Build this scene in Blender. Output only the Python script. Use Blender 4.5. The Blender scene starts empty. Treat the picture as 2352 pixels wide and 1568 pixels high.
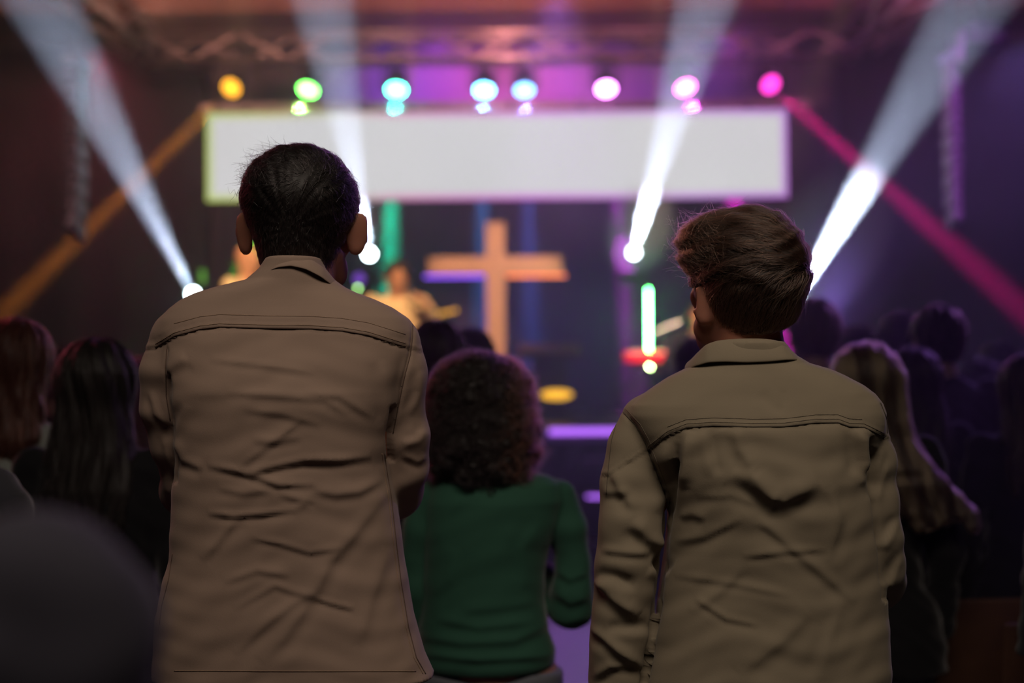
import bpy, bmesh, math, random
import numpy as np
from mathutils import Vector, Matrix, Euler
from mathutils.bvhtree import BVHTree
R = math.radians
random.seed(7); np.random.seed(7)
SC = bpy.context.scene
COL = SC.collection

# ------------------------------------------------------------------ camera
CAMZ = 1.54
FPX = 2352 * 50 / 36
PITCH, ROLL = R(.86), R(.4)
_f = Vector((0, math.cos(PITCH), math.sin(PITCH)))
_u0 = Vector((0, -math.sin(PITCH), math.cos(PITCH)))
_r0 = Vector((1, 0, 0))
_r = _r0 * math.cos(ROLL) - _u0 * math.sin(ROLL)
_u = _u0 * math.cos(ROLL) + _r0 * math.sin(ROLL)
cam = bpy.data.cameras.new('camera')
cam_o = bpy.data.objects.new('camera', cam)
COL.objects.link(cam_o)
cam_o.matrix_world = Matrix.Translation((0, 0, CAMZ)) @ Matrix((_r, _u, -_f)).transposed().to_4x4()
cam.lens = 50; cam.sensor_width = 36
cam.dof.use_dof = True; cam.dof.focus_distance = 2.28; cam.dof.aperture_fstop = 1.9
cam.clip_start = .05
SC.camera = cam_o
SC.view_settings.view_transform = 'Standard'
SC.view_settings.look = 'None'
SC.view_settings.gamma = 1
SC.view_settings.exposure = 0
SC.view_settings.use_curve_mapping = False
SC.cycles.use_denoising = True
SC.cycles.volume_bounces = 0
SC.cycles.use_adaptive_sampling = True
SC.cycles.adaptive_threshold = .04
SC.cycles.adaptive_min_samples = 20
SC.cycles.max_bounces = 4
SC.cycles.diffuse_bounces = 2
SC.cycles.glossy_bounces = 2
SC.cycles.transparent_max_bounces = 8
SC.cycles.sample_clamp_indirect = 3
SC.cycles.caustics_reflective = False
SC.cycles.caustics_refractive = False
world = bpy.data.worlds.new('dark_hall'); SC.world = world
world.use_nodes = True
world.node_tree.nodes['Background'].inputs[0].default_value = (.35, .28, .5, 1)
world.node_tree.nodes['Background'].inputs[1].default_value = .0015

def P(u, v, Y):
    """world point on the plane y=Y that shows at photo pixel u, v"""
    d = _f + _r * ((u - 1176) / FPX) - _u * ((v - 784) / FPX)
    return Vector((0, 0, CAMZ)) + d * (Y / d.y)

def lamp(kind, name, loc, target, color, power, **kw):
    l = bpy.data.lights.new(name, kind); l.color = color; l.energy = power
    for k, v in kw.items(): setattr(l, k, v)
    o = bpy.data.objects.new(name, l); COL.objects.link(o)
    o.location = loc
    if target is not None:
        o.rotation_euler = (Vector(target) - Vector(loc)).to_track_quat('-Z', 'Y').to_euler()
    return o
def beam(loc, target, color, power, deg, blend=.25, r=.03, name='beam_light'):
    return lamp('SPOT', name, loc, target, color, power, spot_size=R(deg), spot_blend=blend, shadow_soft_size=r)

# house light: the dim warm lamps of the hall ceiling, over and behind the audience
HOUSE = lamp('AREA', 'house_light', (.1, .45, 3.9), (.08, 2.3, 1.2), (1, .83, .69), 10, shape='RECTANGLE', size=2.3, size_y=.9, spread=R(70))
# stage positions
S_SRC = [((445, 678), 12.5, (128, 60), 6.0, 2.7), ((849, 585), 12.9, (748, 30), 5.6, 2.1), ((1455, 582), 12.9, (1612, 30), 5.6, 2.1), ((1830, 684), 12.5, (2200, 60), 5.8, 2.7)]
WHITE = (.62, .74, 1.0)
BEAM_POWER = [27000, 30000, 85000, 80000]
BEAMS = []
for ((u, v), Y, (u2, v2), Y2, deg), pw in zip(S_SRC, BEAM_POWER):
    a, b = P(u, v, Y), P(u2, v2, Y2)
    d = (b - a).normalized()
    BEAMS.append((a, b)); beam(a + d * .13, b, WHITE, pw, deg, .3, .02)
# truss fixtures: (u, v), colour, aim (u, v, Y), power, cone, lens strength
TR_Y = 12.9
FIX = [((538, 195), (1, .30, .03), (330, 400, 12.5), 400, 4.2, 5, (1, .42, .02)),
       ((712, 194), (.12, 1, .05), (500, 800, 14.0), 1200, 6.5, 30, (.15, 1, .10)),
       ((911, 193), (.0, 1, .55), (885, 790, 14.0), 1300, 6, 60, (.05, .8, .45)),
       ((1112, 194), (.04, .3, 1), (1106, 800, 14.0), 380, 6, 36, (.10, .5, .95)),
       ((1204, 194), (.10, .18, 1), (1222, 800, 14.0), 300, 6, 14, (.15, .45, .95)),
       ((1391, 192), (.75, .03, 1), (1466, 945, 13.6), 330, 6, 34, (.75, .2, .9)),
       ((1569, 189), (1, .01, .75), (1830, 800, 14.0), 1400, 6.5, 24, (1, .12, .7)),
       ((1762, 187), (1, .0, .28), (2215, 590, 12.4), 440, 5.5, 6, (1, .04, .55))]
for (uv, c, (au, av, aY), pw, deg, st, lc) in FIX:
    a = P(uv[0], uv[1], TR_Y - .05); b = P(au, av, aY)
    beam(a + (b - a).normalized() * .12, b, c, pw * (150 if 700 < uv[0] < 1700 else 110), deg, .35, .05)
# washes on the top of the back wall and the ceiling
for (u, c, pw) in [(870, (.30, .06, 1), 85), (1010, (.62, .07, 1), 140), (1146, (.9, .12, .5), 120), (1290, (.8, .11, .85), 130), (1420, (.55, .08, .8), 70), (1600, (.3, .05, .8), 50)]:
    a = P(u, 112, 14.1); a.z = 4.86
    lamp('SPOT', 'wall_wash', a, (a.x, 15.0, 4.2), c, pw, spot_size=R(95), spot_blend=1, shadow_soft_size=.08)
# back light on the audience from the truss, purple and pink
for (x, z, tg, c, pw, sz) in [(-3.4, 4.1, (-1.25, 4.0, 1.4), (1, .12, .22), 200, 17), (-.6, 4.2, (-.3, 2.8, 1.5), (.62, .12, 1), 110, 26), (1.8, 4.2, (.6, 2.8, 1.4), (.7, .14, 1), 150, 24), (4.2, 4.1, (1.6, 4.6, 1.5), (.40, .22, 1), 150, 17), (.2, 4.2, (.0, 3.2, 1.3), (.55, .25, 1), 80, 30)]:
    lamp('SPOT', 'audience_back_light', (x, 11.8, z), tg, c, pw, spot_size=R(sz), spot_blend=1, shadow_soft_size=.12)
lamp('SPOT', 'side_light', (4.6, 8.6, 3.9), (1.5, 4.6, 1.6), (.45, .2, 1), 330, spot_size=R(26), spot_blend=1, shadow_soft_size=.08)  # unseen lamp added to strengthen the violet rims of the right crowd
lamp('SPOT', 'side_light', (-4.6, 7.4, 3.8), (-1.4, 3.8, 1.35), (1, .12, .2), 150, spot_size=R(26), spot_blend=1, shadow_soft_size=.08)  # unseen lamp added for red rims on the left crowd
lamp('SPOT', 'side_light', (-2.6, 8.2, 4.3), (.34, 2.33, 1.68), (1, .42, .30), 230, spot_size=R(9), spot_blend=1, shadow_soft_size=.08)
# warm front light on the band and the cross, from the truss bars over the audience
for (x, tx, tz, c, pw, sz) in [(-1.6, -2.31, .80, (1, .58, .25), 1100, 17), (-.6, -1.05, .90, (1, .55, .22), 1000, 15), (1.2, -.15, 2.2, (1, .50, .30), 1500, 17), (2.2, 1.58, 1.22, (1, .55, .25), 3000, 8), (.9, 1.2, 1.25, (1, .6, .4), 3200, 9)]:  # last spot is added to brighten the red keyboard
    lamp('SPOT', 'stage_front_light', (x, 8.3, 4.25), (tx, 12.5, tz), c, pw, spot_size=R(sz), spot_blend=.6, shadow_soft_size=.06)
# blue and violet floor light on the stage drape, purple on the open floor
lamp('SPOT', 'drape_wash', (.3, 13.0, 1.3), (.5, 14.6, 2.6), (.3, .06, 1), 14, spot_size=R(120), spot_blend=1, shadow_soft_size=.1)
lamp('SPOT', 'drape_wash', (2.1, 13.0, 1.3), (1.6, 14.6, 2.4), (.3, .06, 1), 12, spot_size=R(110), spot_blend=1, shadow_soft_size=.1)
lamp('SPOT', 'floor_wash', (.3, 9.4, 4.2), (.35, 7.4, 0), (.48, .2, 1), 800, spot_size=R(34), spot_blend=.8, shadow_soft_size=.1)
lamp('SPOT', 'ceiling_wash', (0, 11.5, 4.3), (0, 14.2, 5.0), (1, .34, .30), 150, spot_size=R(130), spot_blend=1, shadow_soft_size=.1)

lamp('SPOT', 'ceiling_wash', (-2.6, 10.4, 4.15), (-2.9, 12.6, 5.0), (1, .42, .30), 260, spot_size=R(120), spot_blend=1, shadow_soft_size=.1)
lamp('SPOT', 'ceiling_wash', (2.9, 10.2, 4.1), (2.9, 12.2, 5.0), (1, .25, .4), 150, spot_size=R(120), spot_blend=1, shadow_soft_size=.1)
lamp('SPOT', 'truss_fill', (-1.7, 6.2, 4.5), (-3.3, 11.2, 4.45), (1, .5, .36), 170, spot_size=R(26), spot_blend=.8, shadow_soft_size=.05)  # unseen lamp added to brighten the left truss
lamp('SPOT', 'truss_fill', (1.7, 6.2, 4.5), (3.15, 11.2, 4.45), (.8, .2, .9), 200, spot_size=R(26), spot_blend=.8, shadow_soft_size=.05)  # unseen lamp added to brighten the right truss
lamp('SPOT', 'haze_fill', (2.7, 12.9, 1.35), (2.9, 10.2, 3.6), (.36, .18, 1), 330, spot_size=R(38), spot_blend=1, shadow_soft_size=.1)  # added lamp, hidden behind the crowd, that makes the violet haze glow
lamp('SPOT', 'speaker_fill', (-2.2, 4.6, 4.7), (-2.45, 7.7, 2.6), (1, .55, .5), 230, spot_size=R(24), spot_blend=.6, shadow_soft_size=.05)  # unseen lamp added to light the left speaker column from the front
lamp('SPOT', 'speaker_fill', (2.2, 5.6, 4.7), (2.8, 9.0, 2.9), (.66, .16, 1), 900, spot_size=R(20), spot_blend=.6, shadow_soft_size=.05)  # unseen lamp added to light the right speaker column violet

# ------------------------------------------------------------------ materials
def mat(name, color=(.5, .5, .5), rough=.6, metal=0, emit=None, strength=0, sss=0, sheen=0, bump=None, spec=.5, var=None):
    m = bpy.data.materials.new(name); m.use_nodes = True
    nt = m.node_tree; b = nt.nodes['Principled BSDF']
    b.inputs['Base Color'].default_value = (*color, 1)
    b.inputs['Roughness'].default_value = rough
    b.inputs['Metallic'].default_value = metal
    b.inputs['Specular IOR Level'].default_value = spec
    if emit:
        b.inputs['Emission Color'].default_value = (*emit, 1); b.inputs['Emission Strength'].default_value = strength
    if sss:
        b.inputs['Subsurface Weight'].default_value = sss; b.inputs['Subsurface Radius'].default_value = (.012, .004, .002); b.inputs['Subsurface Scale'].default_value = 1
    if sheen:
        b.inputs['Sheen Weight'].default_value = sheen; b.inputs['Sheen Roughness'].default_value = .4
    tc = nt.nodes.new('ShaderNodeTexCoord')
    if var:   # (scale, amount): procedural tone variation
        n = nt.nodes.new('ShaderNodeTexNoise'); n.inputs['Scale'].default_value = var[0]; n.inputs['Detail'].default_value = 6
        nt.links.new(tc.outputs['Object'], n.inputs['Vector'])
        mx = nt.nodes.new('ShaderNodeMix'); mx.data_type = 'RGBA'
        mx.inputs['A'].default_value = (*[c * (1 - var[1]) for c in color], 1)
        mx.inputs['B'].default_value = (*[min(1, c * (1 + var[1])) for c in color], 1)
        nt.links.new(n.outputs['Fac'], mx.inputs['Factor']); nt.links.new(mx.outputs['Result'], b.inputs['Base Color'])
    if bump:  # (scale vec, strength, distance)
        mp = nt.nodes.new('ShaderNodeMapping'); mp.inputs['Scale'].default_value = bump[0]
        n = nt.nodes.new('ShaderNodeTexNoise'); n.inputs['Scale'].default_value = 1; n.inputs['Detail'].default_value = 4
        bp = nt.nodes.new('ShaderNodeBump'); bp.inputs['Strength'].default_value = bump[1]; bp.inputs['Distance'].default_value = bump[2]
        nt.links.new(tc.outputs['Object'], mp.inputs['Vector']); nt.links.new(mp.outputs[0], n.inputs['Vector'])
        nt.links.new(n.outputs['Fac'], bp.inputs['Height']); nt.links.new(bp.outputs[0], b.inputs['Normal'])
    return m
def emis(name, color, strength):
    m = mat(name, (.02, .02, .02), .5, emit=color, strength=strength); return m
def hairmat(name, color, rough=.35):
    m = bpy.data.materials.new(name); m.use_nodes = True; nt = m.node_tree
    nt.nodes.remove(nt.nodes['Principled BSDF'])
    h = nt.nodes.new('ShaderNodeBsdfHairPrincipled'); h.parametrization = 'COLOR'
    h.inputs['Color'].default_value = (*color, 1); h.inputs['Roughness'].default_value = rough
    h.inputs['Radial Roughness'].default_value = .4
    nt.links.new(h.outputs[0], nt.nodes['Material Output'].inputs[0]); return m

M = dict(
    black=mat('black_paint', (.012, .012, .014), .5, var=(3, .3)),
    wall=mat('dark_wall', (.022, .019, .020), .85, var=(1.5, .3), bump=((8, 8, 8), .2, .01)),
    backwall=mat('backdrop_wall', (.16, .13, .15), .8, var=(2, .15)),
    ceil=mat('ceiling_board', (.26, .15, .12), .8, var=(1.2, .2)),
    drape=mat('black_drape', (.030, .026, .030), .9, sheen=.15, var=(4, .3)),
    floor=mat('hall_floor', (.20, .18, .2), .45, var=(2.5, .15)),
    stage=mat('stage_board', (.03, .022, .02), .35, var=(5, .4)),
    alu=mat('truss_aluminium', (.55, .5, .5), .38, .9, var=(9, .15)),
    wood=mat('cross_timber', (.62, .42, .27), .65, bump=((60, 60, 3), .4, .004), var=(12, .2)),
    chair=mat('chair_wood', (.11, .05, .025), .5, bump=((60, 60, 5), .2, .002), var=(15, .3)),
    steel=mat('steel', (.4, .4, .42), .3, .9),
    spk=mat('speaker_casing', (.35, .30, .33), .45, var=(20, .2)),
    grille=mat('speaker_grille', (.10, .09, .10), .4, .4),
    lens=mat('glass_lens', (.05, .05, .06), .1),
)

# ------------------------------------------------------------------ object helpers
def setp(o, label=None, cat=None, group=None, kind=None):
    if label: o['label'] = label
    if cat: o['category'] = cat
    if group: o['group'] = group
    if kind: o['kind'] = kind
    return o
def empty(name, loc=(0, 0, 0), label=None, cat=None, group=None, rz=0):
    o = bpy.data.objects.new(name, None); COL.objects.link(o); o.location = loc; o.rotation_euler = (0, 0, rz)
    o.empty_display_size = .1
    return setp(o, label, cat, group)
def link(name, me, m=None, parent=None, smooth=False):
    if m is not None and not me.materials: me.materials.append(m)
    if smooth: me.polygons.foreach_set('use_smooth', [True] * len(me.polygons))
    o = bpy.data.objects.new(name, me); COL.objects.link(o)
    if parent: o.parent = parent
    return o
class MB:
    def __init__(s): s.b = bmesh.new()
    def box(s, c, size, rot=None, bev=0):
        mt = Matrix.Translation(c) @ (rot.to_4x4() if rot is not None else Matrix()) @ Matrix.Diagonal((*size, 1))
        r = bmesh.ops.create_cube(s.b, size=1, matrix=mt)
        if bev:
            es = list({e for v in r['verts'] for e in v.link_edges})
            bmesh.ops.bevel(s.b, geom=es, offset=bev, segments=2, affect='EDGES', profile=.5)
        return s
    def tube(s, a, b, r1, r2=None, n=10, caps=True):
        a, b = Vector(a), Vector(b); d = b - a
        mt = Matrix.Translation((a + b) / 2) @ d.to_track_quat('Z', 'Y').to_matrix().to_4x4()
        bmesh.ops.create_cone(s.b, cap_ends=caps, segments=n, radius1=r1, radius2=r1 if r2 is None else r2, depth=d.length, matrix=mt)
        return s
    def path(s, pts, r, n=8):
        for i in range(len(pts) - 1): s.tube(pts[i], pts[i + 1], r, n=n)
        return s
    def ball(s, c, r, sc=(1, 1, 1), seg=16):
        bmesh.ops.create_uvsphere(s.b, u_segments=seg, v_segments=seg // 2, radius=r, matrix=Matrix.Translation(c) @ Matrix.Diagonal((*sc, 1))); return s
    def lathe(s, prof, c=(0, 0, 0), n=20, rot=None):
        rings = []
        Rm = rot or Matrix.Identity(3)
        for (r, z) in prof:
            rings.append([s.b.verts.new(Vector(c) + Rm @ Vector((r * math.cos(2 * math.pi * i / n), r * math.sin(2 * math.pi * i / n), z))) for i in range(n)])
        for k in range(len(rings) - 1):
            for i in range(n): s.b.faces.new((rings[k][i], rings[k][(i + 1) % n], rings[k + 1][(i + 1) % n], rings[k + 1][i]))
        for rg, fl in ((rings[0], True), (rings[-1], False)):
            s.b.faces.new(rg[::-1] if fl else rg)
        return s
    def done(s, name, m, parent=None, smooth=False):
        me = bpy.data.meshes.new(name); bmesh.ops.recalc_face_normals(s.b, faces=s.b.faces); s.b.to_mesh(me); s.b.free()
        return link(name, me, m, parent, smooth)
def struct(o): o['kind'] = 'structure'; return o
def copy_tree(o, parent=None):
    c = o.copy(); COL.objects.link(c)
    if parent: c.parent = parent
    for ch in list(o.children): copy_tree(ch, c)
    return c

# ------------------------------------------------------------------ the hall
XW = 8.2
struct(MB().box((0, 6.0, -.05), (2 * XW, 18.4, .1)).done('floor', M['floor']))
struct(MB().box((0, 6.0, 5.05), (2 * XW, 18.4, .1)).done('ceiling', M['ceil']))
struct(MB().box((0, 15.1, 2.5), (2 * XW, .2, 5)).done('wall_back', M['backwall']))
struct(MB().box((-XW, 6, 2.5), (.2, 18.4, 5)).done('wall_left', M['wall']))
struct(MB().box((XW, 6, 2.5), (.2, 18.4, 5)).done('wall_right', M['wall']))
struct(MB().box((0, -3.1, 2.5), (2 * XW, .2, 5)).done('wall_rear', M['wall']))
struct(MB().box((-XW + .14, 10.4, 3.85), (.08, 6.0, .12), bev=.01).done('trim_1', M['chair']))
# ceiling beams across the hall over the stage
for k, (y, h) in enumerate([(13.35, .16), (9.9, .14)]):
    struct(MB().box((0, y, 5 - h / 2), (2 * XW - .2, .22, h), bev=.01).done('ceiling_beam', M['ceil']))

def drape(name, x0, x1, y, z0, z1, amp, n, m, label, group):
    """a hanging cloth with pleats and thickness"""
    N = int((x1 - x0) * n); me = bpy.data.meshes.new(name); vs, fs = [], []
    rows = 6
    for s_ in (0, 1):
        for j in range(rows):
            t = j / (rows - 1)
            for i in range(N + 1):
                x = x0 + (x1 - x0) * i / N
                yy = y + amp * (.5 + .5 * (1 - t)) * math.sin(i * 1.15 + .6 * math.sin(i * .21 + t)) + s_ * .012
                vs.append((x, yy, z0 + (z1 - z0) * t))
    W = N + 1
    for s_ in (0, 1):
        o_ = s_ * rows * W
        for j in range(rows - 1):
            for i in range(N):
                a = o_ + j * W + i; q = (a, a + 1, a + W + 1, a + W); fs.append(q if s_ == 0 else q[::-1])
    me.from_pydata(vs, [], fs)
    return setp(link(name, me, m, smooth=True), label, 'curtain', group)
drape('stage_curtain', -8.0, -3.05, 14.2, 1.05, 4.72, .06, 9, M['drape'], 'black pleated curtain hanging left of the stage behind the bald musician', 'black stage curtains')
drape('stage_curtain', 3.3, 8.0, 14.2, 1.05, 4.72, .06, 9, M['drape'], 'black pleated curtain hanging right of the stage behind the steep white beam', 'black stage curtains')
mdrape = mat('violet_grey_drape', (.045, .026, .060), .9, sheen=.2, var=(3, .25))
drape('stage_curtain', -3.0, 3.25, 14.5, 1.05, 4.15, .035, 9, mdrape, 'dark violet pleated backdrop curtain hanging behind the wooden cross', 'black stage curtains')

# stage: deck, fascia, steps with a lit nosing
st = empty('stage', (0, 10.5, 0), 'raised dark stage with a violet lit front edge', 'stage')
def part(o, par):
    o.parent = par; o.matrix_parent_inverse = Matrix.Translation(-par.location) if par.rotation_euler.z == 0 else par.matrix_world.inverted(); return o
part(MB().box((0, 12.75, 1.02), (15.8, 4.3, .06), bev=.006).done('deck', M['stage']), st)
for i in range(8): part(MB().box((-6.9 + i * 1.97, 10.64, .49), (1.95, .03, .98), bev=.006).done('fascia_panel', M['stage']), st)
edge = mat('stage_edge_trim', (.5, .42, .55), .35, var=(20, .15))
part(MB().box((0, 10.565, 1.005), (15.8, .05, .11), bev=.012).done('edge_trim', edge), st)
tape = emis('stage_led_tape', (.46, .14, 1), 1.7)
part(MB().box((1.72, 10.53, 1.03), (2.9, .012, .045), bev=.003).done('led_tape', tape), st)
stp = empty('stage_steps', (1.3, 10.2, 0), 'dark portable steps with a violet glowing nosing before the stage', 'steps')
for i, (y, z) in enumerate([(10.32, .84), (10.02, .62), (9.72, .32)]):
    part(MB().box((1.3, y, z - .02), (1.6, .3, .04), bev=.006).done('tread', M['stage']), stp)
    part(MB().box((1.3, y + .13, z - .16), (1.56, .02, .24)).done('riser', M['black']), stp)
part(MB().box((.64, 9.862, .61), (.26, .012, .022), bev=.002).done('led_nosing', tape), stp)
# ------------------------------------------------------------------ trusses
def truss(name, a, b, w, label, chord=.022, bay=.42, up=Vector((0, 0, 1)), group='aluminium lighting trusses'):
    a, b = Vector(a), Vector(b); d = (b - a).normalized(); sd = d.cross(up).normalized(); upv = sd.cross(d).normalized()
    root = empty(name, a, label, 'truss', group)
    off = [sd * w / 2 + upv * w / 2, -sd * w / 2 + upv * w / 2, -sd * w / 2 - upv * w / 2, sd * w / 2 - upv * w / 2]
    for o_ in off: part(MB().tube(a + o_, b + o_, chord, n=10).done('chord', M['alu'], smooth=True), root)
    L = (b - a).length; n = max(2, round(L / bay)); st_ = L / n
    for k in range(4):
        p, q = off[k], off[(k + 1) % 4]
        for i in range(n):
            s0, s1 = (p, q) if i % 2 else (q, p)
            part(MB().tube(a + d * st_ * i + s0, a + d * st_ * (i + 1) + s1, chord * .5, n=6).done('brace', M['alu']), root)
    return root
TZ = P(1176, 108, TR_Y).z
truss('lighting_truss', (-3.3, TR_Y, TZ), (3.15, TR_Y, TZ), .24, 'horizontal aluminium truss over the stage carrying the coloured lamps')
truss('lighting_truss', (-3.3, TR_Y - .2, TZ + .02), (-3.3, 8.4, TZ + .02), .26, 'aluminium truss running back to the stage, upper left, in warm light', chord=.026, bay=.6)
truss('lighting_truss', (3.15, TR_Y - .2, TZ + .02), (3.15, 8.4, TZ + .02), .26, 'aluminium truss running back to the stage, upper right, in magenta light', chord=.026, bay=.6)
# bar that carries the screen
bz = P(1176, 239, TR_Y).z
bar = empty('screen_bar', (0, TR_Y, bz), 'long grey square pipe above the white screen under the coloured lamps', 'pipe')
part(MB().box((-.05, TR_Y + .12, bz), (5.6, .07, .07), bev=.008).done('square_tube', mat('grey_paint', (.30, .28, .30), .5), None), bar)
for x in (-2.7, -1.35, 0, 1.35, 2.6):
    part(MB().tube((x, TR_Y + .12, bz), (x, TR_Y + .12, 4.995), .006, n=6).done('drop_wire', M['steel']), bar)
    part(MB().box((x, TR_Y + .12, bz), (.05, .085, .085), bev=.008).done('clamp', M['black']), bar)

# ------------------------------------------------------------------ coloured lamps under the truss
def aim_matrix(loc, target):
    return Matrix.Translation(loc) @ (Vector(target) - Vector(loc)).to_track_quat('-Z', 'Y').to_matrix().to_4x4()
FNAMES = ['orange', 'green', 'teal', 'cyan blue', 'light blue beside the cyan', 'violet white', 'pink', 'deep magenta']
FLAB = ['orange glowing moving head lamp, first under the truss above the screen corner',
        'green glowing moving head lamp under the truss',
        'teal glowing moving head lamp under the truss with a teal beam straight down',
        'white blue moving head lamp under the truss, just over the bright spot',
        'paler blue moving head lamp under the truss beside the white blue one',
        'white lamp with violet rim under the truss, beam straight down',
        'pink glowing moving head lamp under the truss in front of the white beam',
        'deep magenta moving head lamp at the end of the truss row']
def lens_cells(bm_r, n_ring=2):
    pts = [(0, 0)]
    for k in range(1, n_ring + 1):
        for i in range(6 * k):
            a = 2 * math.pi * i / (6 * k); pts.append((bm_r * k * math.cos(a), bm_r * k * math.sin(a)))
    return pts
for i, ((u, v), c, (au, av, aY), pw, deg, st_, lc) in enumerate(FIX):
    a = P(u, v, TR_Y - .05); b = P(au, av, aY)
    root = empty('moving_head_light', a, FLAB[i], 'stage light', 'coloured lamps under the truss')
    # the head turns towards the aim but its lens stays open to the hall
    face = (Vector((0, 0, CAMZ)) - a).normalized() * .62 + (b - a).normalized() * .55
    A = aim_matrix((0, 0, 0), face)
    em = emis('led_glow', lc, st_)
    hb = MB().lathe([(.05, .13), (.085, .12), (.095, .06), (.10, -.02), (.105, -.06), (.098, -.065)], n=20)
    h = hb.done('lamp_head', M['black'], root, True); h.matrix_local = A
    lb = MB()
    for (x, y) in lens_cells(.034): lb.lathe([(.0145, -.066), (.0135, -.074), (.008, -.078)], (x, y, 0), n=10)
    l_ = lb.done('led_lens', em, h); l_['kind'] = 'stuff'
    MB().box((-.125, 0, .06), (.022, .06, .22), bev=.006).box((.125, 0, .06), (.022, .06, .22), bev=.006).box((0, 0, .175), (.27, .07, .03), bev=.006).done('yoke', M['black'], root)
    MB().box((0, 0, .225), (.2, .16, .07), bev=.012).done('base', M['black'], root)
    MB().box((0, 0, .27), (.03, .06, .05), bev=.004).done('clamp', M['steel'], root)

# ------------------------------------------------------------------ beam lights on stands on the deck
SLAB = ['beam light throwing the long pale blue beam at the left, on a tall stand',
        'beam light with round white lens beside the young man\'s ear, on a tall stand',
        'beam light throwing the upright white beam under the screen, on a tall stand',
        'beam light throwing the steep bright beam beside the blond man\'s head, on a stand']
blens = emis('beam_lens', (.75, .95, 1), 40)
for i, (a, b) in enumerate(BEAMS):
    root = empty('beam_light_on_stand', (a.x, a.y, 1.05), SLAB[i], 'stage light', 'white beam lights on the stage')
    A = Matrix.Translation((0, 0, a.z - 1.05)) @ aim_matrix((0, 0, 0), b - a)
    h = MB().lathe([(.05, .22), (.08, .21), (.085, .05), (.075, -.02), (.08, -.05), (.072, -.055)], n=20).done('lamp_head', M['black'], root, True); h.matrix_local = A
    MB().lathe([(.045, -.056), (.043, -.062), (.03, -.066)], n=20).done('lens', blens, h, True)
    zz = a.z - 1.05
    MB().box((-.115, 0, zz - .06), (.022, .07, .24), bev=.006).box((.115, 0, zz - .06), (.022, .07, .24), bev=.006).box((0, 0, zz - .185), (.25, .08, .03), bev=.006).done('yoke', M['black'], root)
    MB().box((0, 0, zz - .235), (.22, .2, .08), bev=.012).done('base', M['black'], root)
    MB().tube((0, 0, .12), (0, 0, zz - .27), .022, n=12).done('pole', M['black'], root, True)
    for k in range(3):
        an = k * 2.094 + .5
        MB().tube((0, 0, .32), (.36 * math.cos(an), .36 * math.sin(an), .015), .012, n=8).done('stand_leg', M['black'], root)

# ------------------------------------------------------------------ the wide LED screen
SY = 12.4
c0, c1, c2, c3 = P(474, 259, SY), P(1808, 250, SY), P(1810, 452, SY), P(476, 465, SY)
sx0, sx1 = c0.x, c1.x; sz0 = (c2.z + c3.z) / 2; sz1 = (c0.z + c1.z) / 2
sw, sh = sx1 - sx0, sz1 - sz0; scx, scz = (sx0 + sx1) / 2, (sz0 + sz1) / 2
scr = empty('led_screen', (scx, SY, scz), 'very wide white glowing screen hanging over the stage', 'screen')
MB().box((0, .06, 0), (sw, .1, sh), bev=.01).done('housing', M['black'], scr)
sm = bpy.data.materials.new('screen_painted_edges'); sm.use_nodes = True; nt = sm.node_tree
bs = nt.nodes['Principled BSDF']; bs.inputs['Base Color'].default_value = (.01, .01, .01, 1); bs.inputs['Roughness'].default_value = .6; bs.inputs['Specular IOR Level'].default_value = 0
tc = nt.nodes.new('ShaderNodeTexCoord'); sp = nt.nodes.new('ShaderNodeSeparateXYZ'); nt.links.new(tc.outputs['Object'], sp.inputs[0])
def mth(op, a, b=None, clamp=False):
    n = nt.nodes.new('ShaderNodeMath'); n.operation = op; n.use_clamp = clamp
    for k, x in enumerate((a, b)):
        if x is None: continue
        if isinstance(x, (int, float)): n.inputs[k].default_value = x
        else: nt.links.new(x, n.inputs[k])
    return n.outputs[0]
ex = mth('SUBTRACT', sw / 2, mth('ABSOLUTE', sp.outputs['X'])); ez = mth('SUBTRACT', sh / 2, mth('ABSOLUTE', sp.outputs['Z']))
ed = mth('MINIMUM', ex, ez); fac = mth('SUBTRACT', 1, mth('DIVIDE', ed, .08), True)  # blurred coloured glow along the screen edge, painted into the emission
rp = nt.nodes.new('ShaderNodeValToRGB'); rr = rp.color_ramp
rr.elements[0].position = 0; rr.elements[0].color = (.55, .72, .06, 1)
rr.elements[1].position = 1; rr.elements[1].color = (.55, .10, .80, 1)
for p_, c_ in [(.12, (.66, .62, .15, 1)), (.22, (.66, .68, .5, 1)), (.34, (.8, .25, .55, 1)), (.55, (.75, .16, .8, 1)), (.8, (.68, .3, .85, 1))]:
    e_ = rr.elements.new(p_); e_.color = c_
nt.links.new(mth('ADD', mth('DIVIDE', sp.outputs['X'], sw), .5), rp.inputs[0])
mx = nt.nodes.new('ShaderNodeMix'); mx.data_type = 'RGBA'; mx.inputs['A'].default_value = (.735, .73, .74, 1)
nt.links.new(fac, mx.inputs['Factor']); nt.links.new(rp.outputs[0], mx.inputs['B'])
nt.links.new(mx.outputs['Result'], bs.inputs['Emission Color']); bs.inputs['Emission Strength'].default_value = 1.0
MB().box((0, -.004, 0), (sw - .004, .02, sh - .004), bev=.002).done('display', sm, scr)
for x in (-2.2, -.75, .75, 2.2):
    MB().tube((x, .06, sh / 2 - .02), (x, .06, 4.995 - scz), .006, n=6).done('hanging_wire', M['steel'], scr)
    MB().box((x, .06, sh / 2 + .02), (.06, .06, .05), bev=.006).done('hanger', M['black'], scr)

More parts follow.
